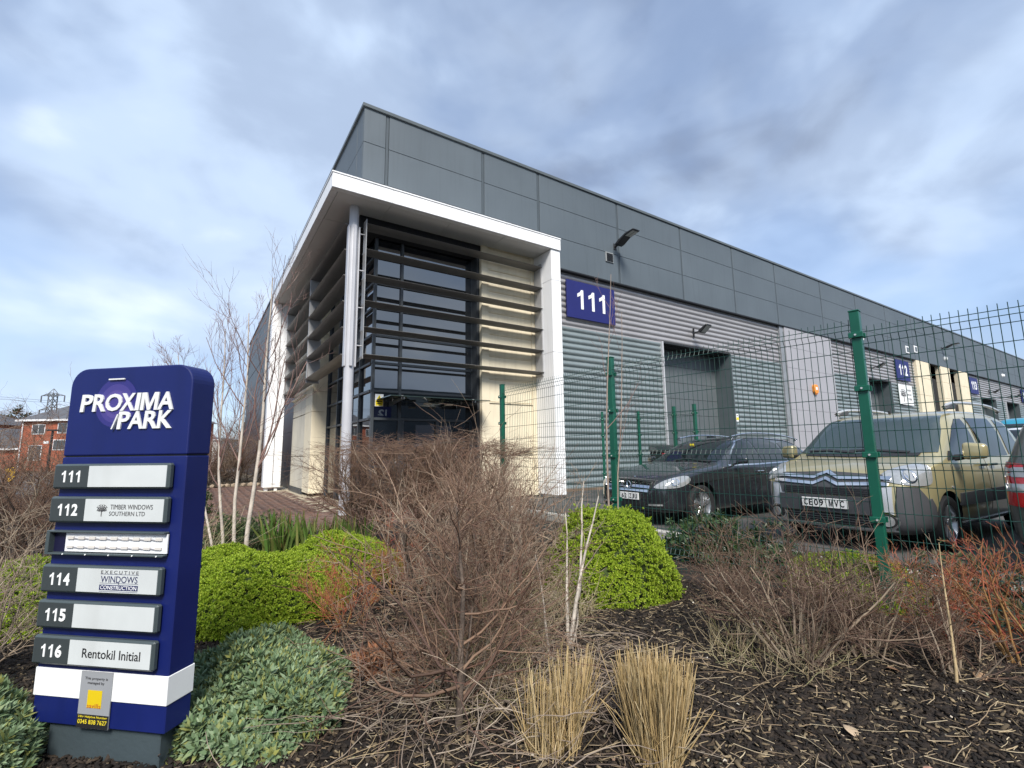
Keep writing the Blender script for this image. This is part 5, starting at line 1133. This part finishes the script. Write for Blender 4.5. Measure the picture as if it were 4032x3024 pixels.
tree('dead_shrub', 'pale dead forked stems in front of the lime cushion', 2.06, 2.52, [(0.0, 0.0, 0.42, 0.10, 0.92, 0.016), (0.02, 0.0, 0.30, 0.34, 0.80, 0.014), (-0.1, 0.05, -0.22, 0.02, 0.60, 0.010), (0.02, -0.02, 0.46, 0.30, 1.02, 0.013)], 63, [(4, 0.6, 0.3, 0.4), (2, 0.6, 0.4, 0.3)], [M_dead, M_twigp], 0.02, cat='plant', K=7, wob=0.05)
tree('bare_sapling', 'single crooked pale stem standing before the orange dogwood', 3.45, 0.98, [(0.0, 0.0, 0.03, 0.0, 0.72, 0.009)], 64, [(3, 0.6, 0.25, 0.5), (2, 0.5, 0.4, 0.3)], [mat('yellow_stem', (0.45, 0.34, 0.19), 0.6, var=0.2, vscale=20), M_twigp], 0.01, cat='plant', K=7, wob=0.06)

tree('bare_shrub', 'bare shrub with one dark upright trunk and wide level branches, middle foreground', 1.08, 2.12, [(0.0, 0.0, 0.04, 0.10, 0.98, 0.019), (0.02, 0.03, 0.30, 0.30, 0.70, 0.010)], 65, [(20, 1.25, 0.62, 0.12), (6, 0.8, 0.5, 0.15), (4, 0.8, 0.45, 0.2)], [M_bark, M_twigr], 0.02, 'bare brown shrubs in the bed', 'shrub', K=9, wob=0.09, bw=0.22, bu=0.07, rf=0.55, rmin=0.0019)
tree('bare_shrub', 'bare shrub with crooked dark stems behind the upright trunk', 1.55, 2.72, [(0.0, 0.0, -0.18, 0.10, 0.90, 0.015), (0.05, 0.0, 0.25, 0.05, 0.95, 0.014), (0.0, 0.06, 0.1, 0.3, 0.85, 0.012)], 66, [(12, 1.1, 0.55, 0.12), (6, 0.8, 0.5, 0.15), (4, 0.8, 0.45, 0.2)], [M_bark, M_twigr], 0.02, 'bare brown shrubs in the bed', 'shrub', K=9, wob=0.10, bw=0.20, bu=0.08, rf=0.55, rmin=0.0019)
# strap leaved clumps, evergreen shrubs
def straps(name, label, x, y, n, ln, wdt, seed, m, rad=0.35, group=None):
    rng = np.random.default_rng(seed); t = thing(name, label, 'plant', (x, y, 0), 0, group)
    az = rng.uniform(0, 2*PI, n); rr = rad*np.sqrt(rng.uniform(0, 1, n)); b = np.stack([np.cos(az)*rr, np.sin(az)*rr, np.zeros(n)], -1)
    a2 = rng.uniform(0, 2*PI, n); tl = np.abs(rng.normal(0, 0.32, n)); d = np.stack([np.cos(a2)*np.sin(tl), np.sin(a2)*np.sin(tl), np.cos(tl)], -1)
    K = 6; P = [b]; L = ln*rng.uniform(0.55, 1.1, n); cur = d
    for k in range(K-1): P.append(P[-1]+cur*(L/(K-1))[:, None]); cur = unit(cur + np.array([0, 0, -1.0])*(np.abs(rng.normal(0, .13, n))*k*0.5)[:, None])
    P = np.stack(P, 1); sd = unit(np.cross(d, rng.normal(0, 1, d.shape))); w = wdt*np.array([0.6, 1, 1, 0.85, 0.55, 0.05])
    V = np.stack([P-sd[:, None, :]*w[None, :, None]/2, P+sd[:, None, :]*w[None, :, None]/2], 2).reshape(n, K*2, 3)
    i = np.arange(K-1)*2; f = np.stack([i, i+1, i+3, i+2], -1); F = (np.arange(n)*K*2)[:, None, None]+f[None]
    tag(np_mesh('leaves', V.reshape(-1, 3), F.reshape(-1, 4), m, t), kind='stuff'); return t
M_strap = mat_island('strap_leaves', [(0.07, 0.14, 0.025), (0.11, 0.19, 0.035), (0.05, 0.10, 0.02), (0.20, 0.20, 0.06), (0.085, 0.155, 0.03), (0.14, 0.07, 0.03)], 0.5, 0.15)
GS = 'strap leaved plants before the paving'
straps('strap_leaf_plant', 'tall dark strap leaved clump next to the birch stems', 1.05, 6.75, 150, 0.55, 0.032, 71, M_strap, 0.30, GS)
straps('strap_leaf_plant', 'dense strap leaved clump in front of the round column', 1.62, 6.45, 220, 0.48, 0.026, 72, M_strap, 0.36, GS)
def leafy(name, label, x, y, n, rx, ry, h, size, seed, m, group=None, leaves=None, z=0.0, cat='shrub', fill=0.55):
    rng = np.random.default_rng(seed); t = thing(name, label, cat, (x, y, z), 0, group)
    P, Nn = dome_pts(n, rx, ry, h, rng, 0.22, seed, -0.1); P = P*rng.uniform(fill, 1.08, n)[:, None]; P[:, 2] = np.abs(P[:, 2])
    V, F = rosettes(P, unit(Nn*0.6+rng.normal(0, 0.45, Nn.shape)+np.array([0, 0, .3])), size, leaves or [(5, 0.35, 1.0, 0.0), (4, 0.9, 0.85, 0.1)], rng, wide=0.30)
    tag(np_mesh('foliage', V, F, m, t), kind='stuff')
    st = rng.choice(n, 40, replace=False); b = np.zeros((40, 3)); b[:, :2] = rng.normal(0, 0.05, (40, 2)); d = P[st]-b; L = np.linalg.norm(d, axis=1)
    Pk, Rk = grow(b, d, L, np.full(40, 0.006), 5, 0.06, 0.02, rng, 0.5); v, f = tubes(Pk, Rk, 4); np_mesh('stems', v, f, M_bark, t, True); return t
M_laurel = mat_island('dark_glossy_leaves', [(0.035, 0.075, 0.025), (0.055, 0.105, 0.032), (0.028, 0.055, 0.022), (0.085, 0.125, 0.04)], 0.35, 0.1, 0.5)
M_mid = mat_island('mid_green_leaves', [(0.05, 0.085, 0.03), (0.075, 0.115, 0.04), (0.04, 0.065, 0.025), (0.11, 0.13, 0.05)], 0.5, 0.15)
leafy('evergreen_shrub', 'dark glossy evergreen shrub in front of the estate car wheel', 4.95, 3.42, 420, 0.36, 0.55, 0.52, 0.085, 81, M_laurel)
leafy('evergreen_shrub', 'low dark evergreen beside the gold car bumper', 4.85, 2.75, 260, 0.30, 0.40, 0.40, 0.080, 82, M_laurel)
leafy('green_shrub', 'mid green leafy shrub behind the birch stems', 0.55, 7.35, 1500, 0.62, 0.5, 0.46, 0.045, 83, M_mid)
leafy('green_shrub', 'small green tuft just right of the totem sign edge by the paving', -0.15, 12.6, 500, 0.42, 0.5, 0.75, 0.09, 84, M_mid)
leafy('ivy_patch', 'straggling ivy at the foot of the fence beside the front tyre', 5.0, 1.30, 420, 0.32, 0.45, 0.42, 0.055, 85, mat_island('ivy_leaves', [(0.05, 0.08, 0.03), (0.09, 0.12, 0.05), (0.12, 0.06, 0.04), (0.16, 0.17, 0.09)], 0.5, 0.1), cat='plant')
leafy('ivy_patch', 'straggling ivy under the olive hatchback', 5.05, 0.65, 420, 0.32, 0.45, 0.38, 0.055, 86, MATS['ivy_leaves'], cat='plant')
# dead foliage tuft by the grey hebe and dry grass under the fence
leafy('dead_tuft', 'rusty brown dead foliage at the edge of the grey green hebe', 0.98, 2.92, 160, 0.12, 0.14, 0.12, 0.055, 87, mat_island('rusty_leaves', [(0.22, 0.09, 0.045), (0.30, 0.14, 0.07), (0.16, 0.07, 0.04)], 0.8), cat='plant')

# cut ornamental grass clumps
M_straw = mat_island('cut_straw', [(0.40, 0.28, 0.125), (0.50, 0.37, 0.19), (0.25, 0.17, 0.075), (0.58, 0.46, 0.27), (0.20, 0.15, 0.06), (0.45, 0.32, 0.15)], 0.7)
def clump(label, x, y, rad, h, n, seed, lean=(0, 0), wl=0.24):
    rng = np.random.default_rng(seed); t = thing('grass_clump', label, 'grass', (x, y, 0), 0, 'cut ornamental grass clumps')
    az = rng.uniform(0, 2*PI, n); rr = rad*np.sqrt(rng.uniform(0, 1, n)); b = np.stack([np.cos(az)*rr, np.sin(az)*rr, np.full(n, -.02)], -1)
    d = np.stack([np.cos(az)*rr/rad*0.10+lean[0]+rng.normal(0, .06, n), np.sin(az)*rr/rad*0.10+lean[1]+rng.normal(0, .06, n), np.ones(n)], -1)
    wild = rng.uniform(0, 1, n) < wl; d[wild, :2] += rng.normal(0, 0.42, (wild.sum(), 2))
    L = h*np.clip(rng.normal(0.90, 0.11, n), 0.45, 1.12)*np.where(wild, rng.uniform(.35, 1.0, n), 1)
    P, Rd = grow(b, d, L, np.full(n, 0.0023)*rng.uniform(.5, 1.4, n), 5, 0.045, 0.0, rng, 0.75); V, F = tubes(P, Rd, 4)
    tag(np_mesh('stalks', V, F, M_straw, t, True), kind='stuff')
clump('tall straw coloured cut grass clump standing alone on the mulch', 1.70, 1.50, 0.108, 0.37, 950, 91, (0, 0), 0.14)
clump('straw coloured cut grass clump among the bare twigs, bottom centre', 1.36, 1.78, 0.12, 0.33, 200, 92, (0.06, 0.05), 0.45)
clump('small straw coloured cut grass clump behind the bottom centre one', 1.60, 1.93, 0.09, 0.29, 150, 93, (0.12, 0.02), 0.40)

def dead_grass(label, x, y, n, rad, h, seed):
    rng = np.random.default_rng(seed); t = thing('dead_grass_tuft', label, 'grass', (x, y, 0), 0, 'tufts of bleached dead grass')
    az = rng.uniform(0, 2*PI, n); rr = rad*np.sqrt(rng.uniform(0, 1, n)); b = np.stack([np.cos(az)*rr, np.sin(az)*rr, np.full(n, -.01)], -1)
    d = np.stack([rng.normal(0, .55, n), rng.normal(0, .55, n), np.ones(n)], -1)
    P, Rd = grow(b, d, h*rng.uniform(.4, 1.2, n), np.full(n, .0022), 6, .20, -.10, rng, .5); P[..., 2] = np.maximum(P[..., 2], 0.008); V, F = tubes(P, Rd, 3)
    tag(np_mesh('blades', V, F, M_pale, t, True), kind='stuff')
M_pale = mat_island('bleached_grass', [(0.38, 0.30, 0.18), (0.46, 0.38, 0.25), (0.28, 0.21, 0.12), (0.20, 0.20, 0.08), (0.52, 0.44, 0.30)], 0.75)
dead_grass('bleached dead grass under the bare shrubs, left of the pale dead stems', 1.75, 2.9, 420, .38, .42, 95)
dead_grass('bleached dead grass around the foot of the dark upright trunk', 1.35, 2.35, 260, .30, .30, 96)
dead_grass('bleached dead grass between the dead stems and the lime cushion', 2.4, 3.1, 360, .36, .40, 97)
dead_grass('bleached dead grass under the fan shaped twiggy shrub', 3.0, 1.7, 260, .40, .28, 98)
dead_grass('pale grass stems beside the right edge of the totem sign', 0.05, 6.2, 160, .18, .80, 99)
# ------------------------------------------------------------------ mulch, straw and leaves on the bed
def scatter(n, rmin, rmax, rng, a0=-42, a1=118, pw=1.0):
    r = rmin+(rmax-rmin)*rng.uniform(0, 1, n)**pw; a = R(a0)+(R(a1)-R(a0))*rng.uniform(0, 1, n)
    x = r*np.cos(a); y = r*np.sin(a); ok = (x < 5.4) & (y < 8.4) & (x > -3) ; return x[ok], y[ok]
def chips():
    rng = np.random.default_rng(5); xs, ys = scatter(80000, 1.1, 5.0, rng, 0, 112, 1.05); n = len(xs)
    L = 0.005+0.022*rng.uniform(0, 1, n)**1.8; Wd = L*rng.uniform(0.13, 0.42, n); H = rng.uniform(0.0012, 0.004, n)
    a = rng.uniform(0, 2*PI, n); tl = rng.normal(0, 0.28, n); rl = rng.normal(0, 0.4, n)
    ex = np.stack([np.cos(a)*np.cos(tl), np.sin(a)*np.cos(tl), np.sin(tl)], -1); ey0 = np.stack([-np.sin(a), np.cos(a), np.zeros(n)], -1); ez0 = np.cross(ex, ey0)
    ey = ey0*np.cos(rl)[:, None]+ez0*np.sin(rl)[:, None]; ez = np.cross(ex, ey); C0 = np.stack([xs, ys, bed_z(xs, ys)+rng.uniform(0.002, 0.016, n)], -1)
    T = np.array([(-1, -.6, -1), (1, -1, -1), (.8, 1, -1), (-1, .8, -1), (-.9, -.5, 1), (.9, -.9, 1), (.8, .8, 1), (-1, .7, 1)])
    V = C0[:, None]+ex[:, None]*(T[None, :, 0:1]*L[:, None, None])+ey[:, None]*(T[None, :, 1:2]*Wd[:, None, None])+ez[:, None]*(T[None, :, 2:3]*H[:, None, None])
    F = (np.arange(n)*8)[:, None, None]+np.array([(4, 5, 6, 7), (0, 1, 5, 4), (1, 2, 6, 5), (2, 3, 7, 6), (3, 0, 4, 7)])[None]
    o = np_mesh('bark_mulch', V.reshape(-1, 3), F.reshape(-1, 4), mat_island('bark_chips', [(0.010, 0.008, 0.007), (0.024, 0.017, 0.012), (0.007, 0.006, 0.005), (0.042, 0.030, 0.021), (0.013, 0.010, 0.008), (0.009, 0.007, 0.006), (0.065, 0.047, 0.031), (0.012, 0.009, 0.007), (0.017, 0.012, 0.009), (0.26, 0.20, 0.12)], 0.85))
    tag(o, 'dark bark mulch covering the planting bed', 'mulch', kind='stuff')
chips()
def litter():
    rng = np.random.default_rng(6); xs, ys = scatter(3800, 1.2, 4.6, rng, 5, 80, 1.1); n = len(xs)
    a = rng.normal(0.2, 0.9, n)-0.5; L = 0.012+0.09*rng.uniform(0, 1, n)**1.7; lg = rng.uniform(0, 1, n) < 0.055; L[lg] = rng.uniform(0.15, 0.5, lg.sum())
    b = np.stack([xs, ys, bed_z(xs, ys)+rng.uniform(0.014, 0.03, n)], -1); d = np.stack([np.cos(a), np.sin(a), rng.normal(0, 0.06, n)], -1)
    P, Rd = grow(b, d, L, np.where(lg, 0.0015, 0.0016)*rng.uniform(.6, 1.4, n), 5, 0.09, 0.0, rng, 0.8); P[..., 2] = np.maximum(P[..., 2], bed_z(P[..., 0], P[..., 1])+0.012)
    V, F = tubes(P, Rd, 3); o = np_mesh('straw_litter', V, F, mat_island('dry_straw', [(0.34, 0.25, 0.14), (0.44, 0.34, 0.20), (0.22, 0.15, 0.09), (0.52, 0.43, 0.28), (0.17, 0.12, 0.075)], 0.75), None, True)
    tag(o, 'dry straw and grass stalks strewn over the mulch', 'straw', kind='stuff')
    xs, ys = scatter(900, 1.3, 5.0, rng, 5, 95, 1.0); n = len(xs); P = np.stack([xs, ys, bed_z(xs, ys)+0.014], -1)
    V, F = rosettes(P, unit(np.array([[0, 0, 1.0]])+rng.normal(0, .3, (n, 3))), 0.016, [(1, 0.1, 1, 0)], rng, wide=0.7)
    o = np_mesh('leaf_flecks', V, F, mat_island('leaf_flecks', [(0.30, 0.20, 0.12), (0.45, 0.40, 0.32), (0.20, 0.11, 0.07), (0.12, 0.14, 0.05), (0.60, 0.56, 0.48)], 0.8)); tag(o, 'pale leaf scraps and pebbles on the mulch', 'leaf litter', kind='stuff')
litter()
def brush():
    rng = np.random.default_rng(16); n = 900; a = rng.uniform(0, 2*PI, n); x = 1.45+rng.normal(0, .42, n); y = 2.45+rng.normal(0, .42, n)
    ln = rng.uniform(.12, .5, n); b = np.stack([x, y, np.abs(rng.normal(0.02, .05, n))+.01], -1); d = np.stack([np.cos(a), np.sin(a), rng.normal(.12, .25, n)], -1)
    P, Rd = grow(b, d, ln, rng.uniform(.0013, .0036, n), 7, .16, -.02, rng, .4); P[..., 2] = np.maximum(P[..., 2], bed_z(P[..., 0], P[..., 1])+.01); V, F = tubes(P, Rd, 4)
    o = np_mesh('fallen_twigs', V, F, mat_island('weathered_twigs', [(.16, .12, .095), (.26, .21, .165), (.10, .07, .055), (.36, .30, .23), (.20, .14, .10)], .8), None, True); tag(o, 'tangle of fallen grey twigs under the central bare shrubs', 'twigs', kind='stuff')
brush()
def fallen_leaf(x, y, s, rz, label, col):
    t = []; n = 7; mb = MB(); prof = [0.0, 0.30, 0.46, 0.48, 0.38, 0.2, 0.0]
    vs = []
    for i in range(n):
        u = i/(n-1); c = 0.10*math.sin(u*PI)+0.12*u*u
        vs += [(s*(u-.5), -s*prof[i]*.8, s*(c+.12*prof[i])), (s*(u-.5), 0, s*c), (s*(u-.5), s*prof[i]*.8, s*(c+.16*prof[i]))]
    fs = []
    for i in range(n-1): fs += [(i*3, i*3+1, i*3+4, i*3+3), (i*3+1, i*3+2, i*3+5, i*3+4)]
    mb.add(vs, fs); me = mb.mesh('fallen_leaf', smooth=True); me.materials.append(mat('leaf_%s' % col[0], col[1], 0.7, var=0.2, vscale=20))
    o = bpy.data.objects.new('fallen_leaf', me); COL.objects.link(o); o.location = (x, y, float(bed_z(np.array(x), np.array(y)))+0.015); o.rotation_euler = (0.1, -0.15, rz)
    sm = o.modifiers.new('thickness', 'SOLIDIFY'); sm.thickness = 0.0008
    tag(o, label, 'leaf', 'large fallen leaves on the mulch')
fallen_leaf(2.42, 0.80, 0.06, 0.4, 'pinkish brown fallen leaf on the mulch at bottom right', ('pink', (0.36, 0.20, 0.14)))
fallen_leaf(2.45, 1.08, 0.075, 1.2, 'long pale curled leaf on the mulch right of the tall grass clump', ('pale', (0.40, 0.30, 0.20)))
fallen_leaf(3.30, 1.20, 0.075, 2.2, 'brown fallen leaf under the maroon twiggy shrub', ('brown', (0.25, 0.14, 0.08)))
fallen_leaf(3.62, 0.92, 0.08, 0.2, 'tan fallen leaf beneath the single pale stem', ('tan', (0.40, 0.26, 0.15)))
fallen_leaf(1.14, 1.72, 0.06, 0.9, 'rust fallen leaf beside the bottom centre grass clump', ('rust', (0.28, 0.12, 0.06)))

# ------------------------------------------------------------------ background
M_brick = mat('red_brick', (0.30, 0.085, 0.045), 0.85, var=0.2, vscale=1.2)
M_slate = mat('grey_roof_tiles', (0.085, 0.088, 0.098), 0.75, var=0.15, vscale=2)
M_upvc = mat('white_upvc', (0.72, 0.72, 0.72), 0.5)
M_wg = glass_dark('house_window', (0.05, 0.055, 0.06), 1.6)
def house(name, label, x, y, rz, w, d, eave, ridge, wallm, windows, chimney=None, hip=True, group=None, pipe=True):
    t = thing(name, label, 'house', (x, y, -0.1), rz, group)
    B(t, 'wall', wallm, 0, w, 0, d, 0, eave)
    o = 0.35; i_ = min(w, d)/2 if hip else 0.0
    vs = [(-o, -o, eave), (w+o, -o, eave), (w+o, d+o, eave), (-o, d+o, eave)]
    if w >= d: r1, r2 = (i_, d/2, ridge), (w-i_, d/2, ridge); fs = [(0, 1, 5, 4), (2, 3, 4, 5), (3, 0, 4), (1, 2, 5), (3, 2, 1, 0)]
    else: r1, r2 = (w/2, i_, ridge), (w/2, d-i_, ridge); fs = [(3, 0, 4, 5), (1, 2, 5, 4), (0, 1, 4), (2, 3, 5), (3, 2, 1, 0)]
    rf = MB().add(vs+[r1, r2], fs).build('roof', M_slate, t)
    MB().box(-o, w+o, -o-0.04, -o, eave-0.16, eave+0.03).build('gutter', M_upvc, rf)
    if chimney: B(rf, 'chimney', wallm, chimney[0]-.4, chimney[0]+.4, chimney[1]-.3, chimney[1]+.3, ridge-0.6, ridge+0.9)
    for (cx, cz, ww, hh) in windows:
        f = B(t, 'window', M_upvc, cx-ww/2, cx+ww/2, -0.05, 0.02, cz-hh/2, cz+hh/2)
        B(f, 'pane', M_wg, cx-ww/2+.07, cx-.03, -0.062, -0.051, cz-hh/2+.07, cz+hh/2-.07); B(f, 'pane', M_wg, cx+.03, cx+ww/2-.07, -0.062, -0.051, cz-hh/2+.07, cz+hh/2-.07)
    if pipe: MB().cyl((0.25, -0.08, 0), (0.25, -0.08, eave), 0.06, n=8).build('downpipe', M_upvc, t)
    return t
RV_ = -PI/2+R(56.5)
house('brick_house', 'red brick house with grey hipped roof left of the totem sign', -15.6, 70.2, RV_, 14, 10, 5.35, 8.6, M_brick, [(1.9, 4.35, 1.4, 1.05), (4.9, 4.45, 2.0, 1.1), (8.2, 4.35, 1.4, 1.05), (1.8, 1.9, 1.4, 1.6), (4.9, 2.7, 2.6, 1.1), (8.2, 1.9, 1.4, 1.6)], (6.6, 4.6))
house('garage_block', 'low slate roofed garage between the brick houses', -20.2, 74.2, RV_, 5.4, 7, 2.4, 4.6, M_brick, [], hip=False, pipe=False)
house('brick_house', 'red brick house cut by the left edge of the frame', -30.2, 79.5, RV_, 10.4, 9, 5.2, 7.6, M_brick, [(8.4, 4.1, 1.3, 1.1), (8.4, 1.6, 1.3, 1.3)])
house('brick_house', 'red brick house seen behind the birch stems', 6.6, 103.6, RV_, 12, 9, 5.6, 9.0, M_brick, [(2.0, 4.5, 1.6, 1.1), (5.2, 4.5, 1.3, 1.6), (2.0, 1.6, 1.6, 1.2), (5.2, 1.6, 1.3, 1.2)], (9, 4.5))
house('white_house', 'white rendered house far behind the birch stems', -3.5, 121, RV_, 9, 8, 4.7, 5.4, mat('white_render', (0.62, 0.60, 0.57), 0.8), [(2.2, 3.4, 0.8, 1.0), (6.4, 3.2, 0.8, 1.0), (4.2, 1.2, 1.0, 1.8)])
# far trees
M_btw2 = mat_island('far_twigs', [(0.10, 0.075, 0.06), (0.14, 0.10, 0.08), (0.075, 0.055, 0.045)], 0.85)
tree('bare_tree', 'bare spreading tree in front of the far brick house', 5.6, 84.0, [(0, 0, 0.3, 0, 6.4, 0.22)], 101, [(12, 0.9, 0.55, 0.25), (7, 0.75, 0.5, 0.2), (5, 0.7, 0.5, 0.2), (3, 0.7, 0.55, 0.2)], [M_bark, M_btw2], 0.2)
leafy('evergreen_tree', 'dark evergreen clump beyond the garage roof', -23.5, 92.0, 1400, 4.2, 3.0, 7.2, 0.75, 102, mat_island('far_evergreen', [(0.035, 0.045, 0.025), (0.055, 0.065, 0.035), (0.025, 0.032, 0.02)], 0.8), cat='tree')
# street lamp and yellow plate
t = thing('street_post', 'black street post with a box in front of the brick house', 'post', (-7.75, 41.2, -0.06))
MB().cyl((0, 0, 0), (0.05, 0, 3.05), 0.075, 0.06, 12).build('pole', M_lampb, t, smooth=True); B(t, 'head', M_lampb, -0.30, 0.36, -0.12, 0.12, 3.0, 3.1, 0.02); B(t, 'box', M_swhite, -0.28, -0.05, -0.2, -0.06, 2.2, 2.36, 0.01)
t = thing('yellow_plate', 'amber yellow plate glimpsed through the bare bushes at left', 'sign', (-3.9, 17.2, -0.03), RV_)
MB().cyl((0, 0.02, 0), (0, 0.02, 1.0), 0.03, n=8).build('pole', M_lampb, t); MB().prism([(-.14, 1.06), (.14, 1.06), (.12, .78), (.03, .70), (-.10, .72)], 'y', -.02, 0).build('plate', mat('amber_plate', (0.80, 0.46, 0.01), 0.35), t)
# electricity pylon
def pylon():
    t = thing('electricity_pylon', 'lattice electricity pylon on the far left skyline', 'pylon', (-78.5, 410, -0.1), R(-33.5))
    M_py = mat('galvanised_lattice', (0.16, 0.17, 0.18), 0.6, metal=0.3)
    def wd(z): return 4.6 if z < 1 else max(1.5, 4.6-3.1*min(1, z/34))
    mb = MB(); zs = [0, 6, 11.5, 16.5, 21, 25, 28.5, 32, 35.5, 39, 42]
    for sx in (-1, 1):
        for sy in (-1, 1):
            for a, b in zip(zs, zs[1:]): mb.beam((sx*wd(a), sy*wd(a), a), (sx*wd(b), sy*wd(b), b), 0.42)
            mb.beam((sx*1.5, sy*1.5, 42), (0, 0, 45), 0.35)
    mb.build('legs', M_py, t); mb = MB()
    for a, b in zip(zs, zs[1:]):
        for s in (-1, 1):
            w0, w1 = wd(a), wd(b)
            mb.beam((-w0, s*w0, a), (w1, s*w1, b), .24); mb.beam((w0, s*w0, a), (-w1, s*w1, b), .24); mb.beam((s*w0, -w0, a), (s*w1, w1, b), .24); mb.beam((s*w0, w0, a), (s*w1, -w1, b), .24)
    mb.build('bracing', M_py, t)
    for z, hw in ((23, 8.8), (31.5, 7.6), (40.5, 7.4)):
        arm = MB()
        for s in (-1, 1):
            for sy in (-1, 1): arm.beam((0, sy*1.4, z+1.9), (s*hw, 0, z), .26); arm.beam((0, sy*1.4, z), (s*hw, 0, z), .26)
            for k in (.25, .5, .75): arm.beam((s*hw*k, 0, z+1.9*(1-k)), (s*hw*k, 0, z), .2)
        ao = arm.build('cross_arm', M_py, t)
        for s in (-1, 1): MB().beam((s*hw, 0, z), (s*hw, 0, z-4.0), .5).build('insulator', M_py, ao)
        for s in (-1, 1):
            pts = np.array([[(s*hw, q*260, z-4.0+0.0+(abs(q)*260)**2*0.00009-abs(q)*260*0.034) for q in np.linspace(-1, 1, 21)]]); V, F = tubes(pts, np.full((1, 21), 0.09), 3); np_mesh('power_line', V, F, M_py, ao)
pylon()
# stone edging beyond the paving
se = tag(bpy.data.objects.new('stone_edging', None), kind='structure'); COL.objects.link(se); se.location = (0.9, 22.6, 0)
M_rock = mat('edging_stone', (0.30, 0.23, 0.16), 0.9, var=0.4, vscale=5, bump=0.4)
rr = random.Random(8)
for k in range(16):
    bm = bmesh.new(); bmesh.ops.create_icosphere(bm, subdivisions=1, radius=1.0)
    for v in bm.verts: v.co *= rr.uniform(0.8, 1.15)
    me = bpy.data.meshes.new('stone'); bm.to_mesh(me); bm.free(); me.materials.append(M_rock)
    part('stone', me, se, (-2.2+k*0.27+rr.uniform(-.05, .05), rr.uniform(-.15, .15), 0.05), (0, 0, rr.uniform(0, 3)), (rr.uniform(.10, .18), rr.uniform(.09, .14), rr.uniform(.07, .11)))
# warehouse across the road behind the camera: the dark shape in the glazing
t = thing('opposite_warehouse', 'grey warehouse across the road mirrored in the corner glazing', 'building', (-15, -25, -0.1))
B(t, 'wall', M_band, 0, 75, -30, 0, 0, 7.6); B(t, 'roof', M_cap, -0.2, 75.2, -30, 0.2, 7.6, 7.9)
for k in range(6): B(t, 'loading_door', M_pier, 34+k*6.5, 38+k*6.5, 0, 0.06, 0, 4.2)
nb = B(t, 'number_board', M_navy, 29.4, 31.4, 0.0, 0.08, 4.75, 6.05)
o = lettering(nb, '12', 30.4, 5.4, 1.0, 0.62, 0.085, M_swhite, 0.01, 0.03); o.rotation_euler = (0, 0, PI)
